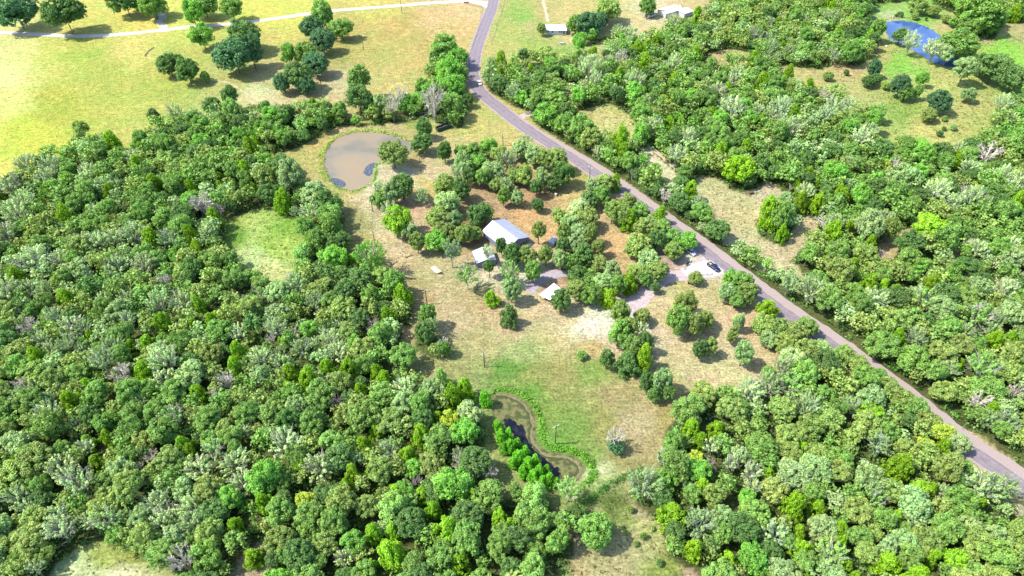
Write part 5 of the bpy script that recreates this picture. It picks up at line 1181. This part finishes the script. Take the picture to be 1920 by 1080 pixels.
# boat-shaped pale tub, marker posts, feed bucket, rocks
p = at(1053.5, 81.5); t = empty('water_trough', (p.x, p.y, 0), 0, label='white water trough lying on grass before the mobile home', category='trough')
MB().add([(-1.2, -.4, 0), (1.2, -.4, 0), (1.2, .4, 0), (-1.2, .4, 0), (-1.4, -.55, .6), (1.4, -.55, .6), (1.4, .55, .6), (-1.4, .55, .6)], [(3, 2, 1, 0), (0, 1, 5, 4), (1, 2, 6, 5), (2, 3, 7, 6), (3, 0, 4, 7)]).build('tub', M_TRIM, t)
MB().box((0, 0, 0.52), (2.5, 0.9, 0.03)).build('liner', M_TRIM, t)
p = at(957.5, 40); t = empty('marker_post', (p.x, p.y, 0), 0, label='short white marker post in the green pasture by the road', category='post')
MB().tube((0, 0, 0), (0, 0, 1.9), 0.16, 0.14, 8).build('shaft', M_TRIM, t); MB().tube((0, 0, 1.9), (0, 0, 2.1), 0.2, 0.1, 8).build('cap', M_TRIM, t)
p = at(1042, 367); t = empty('birdbath', (p.x, p.y, 0), 0, label='small white pedestal birdbath under the yard trees', category='birdbath')
MB().tube((0, 0, 0), (0, 0, 0.9), 0.22, 0.16, 8).build('pedestal', M_TRIM, t); MB().tube((0, 0, 0.9), (0, 0, 1.1), 0.25, 0.55, 12).build('basin', M_TRIM, t)
def rock(px, py, s, c, label):
    import bmesh
    bm = bmesh.new(); bmesh.ops.create_icosphere(bm, subdivisions=2, radius=1)
    for v in bm.verts: v.co *= random.uniform(0.8, 1.12); v.co.z *= 0.7
    me = bpy.data.meshes.new('rock'); bm.to_mesh(me); bm.free(); me.materials.append(mat('rock_%d' % int(c[0] * 100), c, 0.9, 0, 0.2, 3))
    o = link('rock', me); p = at(px, py); o.location = (p.x, p.y, s * 0.3); o.scale = (s, s * 0.8, s); o['label'] = label; o['category'] = 'rock'
rock(1293, 489.5, 0.85, (0.42, 0.48, 0.34), 'pale greenish boulder beside the drive mouth fence')
rock(1662, 87, 0.7, (0.6, 0.52, 0.42), 'pale boulder on grass near the hunting blind')
rock(1323, 317, 0.6, (0.65, 0.62, 0.58), 'white boulder at the foot of the slim clearing pole')
# black barrel pair by the gate fence
p = at(1288, 497.5); t = empty('barbecue', (p.x, p.y, 0), 0.5, label='black barrel barbecue standing by the drive mouth fence', category='barbecue')
MB().tube((-0.6, 0, 0.95), (0.6, 0, 0.95), 0.38, 0.38, 12).build('barrel', M_BLACK, t)
for x in (-.4, .4):
    for y in (-.25, .25): MB().tube((x, y, 0), (x, y, 0.75), 0.04, 0.04, 4).build('leg', M_BLACK, t)
MB().tube((0.3, 0, 1.3), (0.3, 0, 1.9), 0.07, 0.07, 6).build('chimney', M_BLACK, t)
p = at(1291.5, 532); t = empty('bin', (p.x, p.y, 0), 0.2, label='black bin half under the bush below the driveway', category='bin')
MB().add([(-.35, -.3, 0), (.35, -.3, 0), (.35, .3, 0), (-.35, .3, 0), (-.45, -.4, 1.1), (.45, -.4, 1.1), (.45, .4, 1.1), (-.45, .4, 1.1)], [(3, 2, 1, 0), (4, 5, 6, 7), (0, 1, 5, 4), (1, 2, 6, 5), (2, 3, 7, 6), (3, 0, 4, 7)]).build('body', M_BLACK, t)
MB().box((0, 0, 1.14), (1.0, 0.9, 0.08)).build('lid', M_BLACK, t)
# stones edging the bare bed above the drive branch and fallen limbs near the dead tree
def fallen(px, py, L, rz, label, n=7):
    p = at(px, py); mb = MB(); mb.tube((0, 0, 0.25), (L, 0, 0.35), 0.22, 0.1, 6)
    for k in range(n):
        x = L * random.uniform(0.3, 1); mb.tube((x, 0, 0.3), (x + random.uniform(.3, 1.6), random.uniform(-1.8, 1.8), random.uniform(0.2, 1.3)), 0.09, 0.03, 4)
    o = mb.build('fallen_limb', mat('bleached_wood', (0.55, 0.5, 0.42), 0.9, 0, 0.15, 3)); o.location = (p.x, p.y, gz(p.x, p.y)); o.rotation_euler = (0, 0, rz)
    o['label'] = label; o['category'] = 'fallen limb'
fallen(780, 214, 6, 0.2, 'bleached fallen limb left of the tall white dead tree', 9)
fallen(766, 226, 5, 0.9, 'pale fallen limb in yellow grass above the round pond rim', 8)
fallen(800, 222, 4, 2.6, 'small fallen limb at the foot of the white dead tree', 6)
fallen(738, 222, 4, 1.3, 'short fallen limb by the shrubs above the pond hedge', 6)
fallen(1050, 1062 - 90, 4, 0.4, 'dark fallen limb under the tall trees below the weedy pond', 5)
fallen(90, 1038, 6, 0.7, 'pale fallen limb on the pale scrub patch', 5)
print('objects', len(bpy.data.objects), 'tris', sum(sum(len(p.vertices) - 2 for p in m.polygons) if len(m.polygons) < 3000 else 2 * len(m.polygons) for m in bpy.data.meshes))
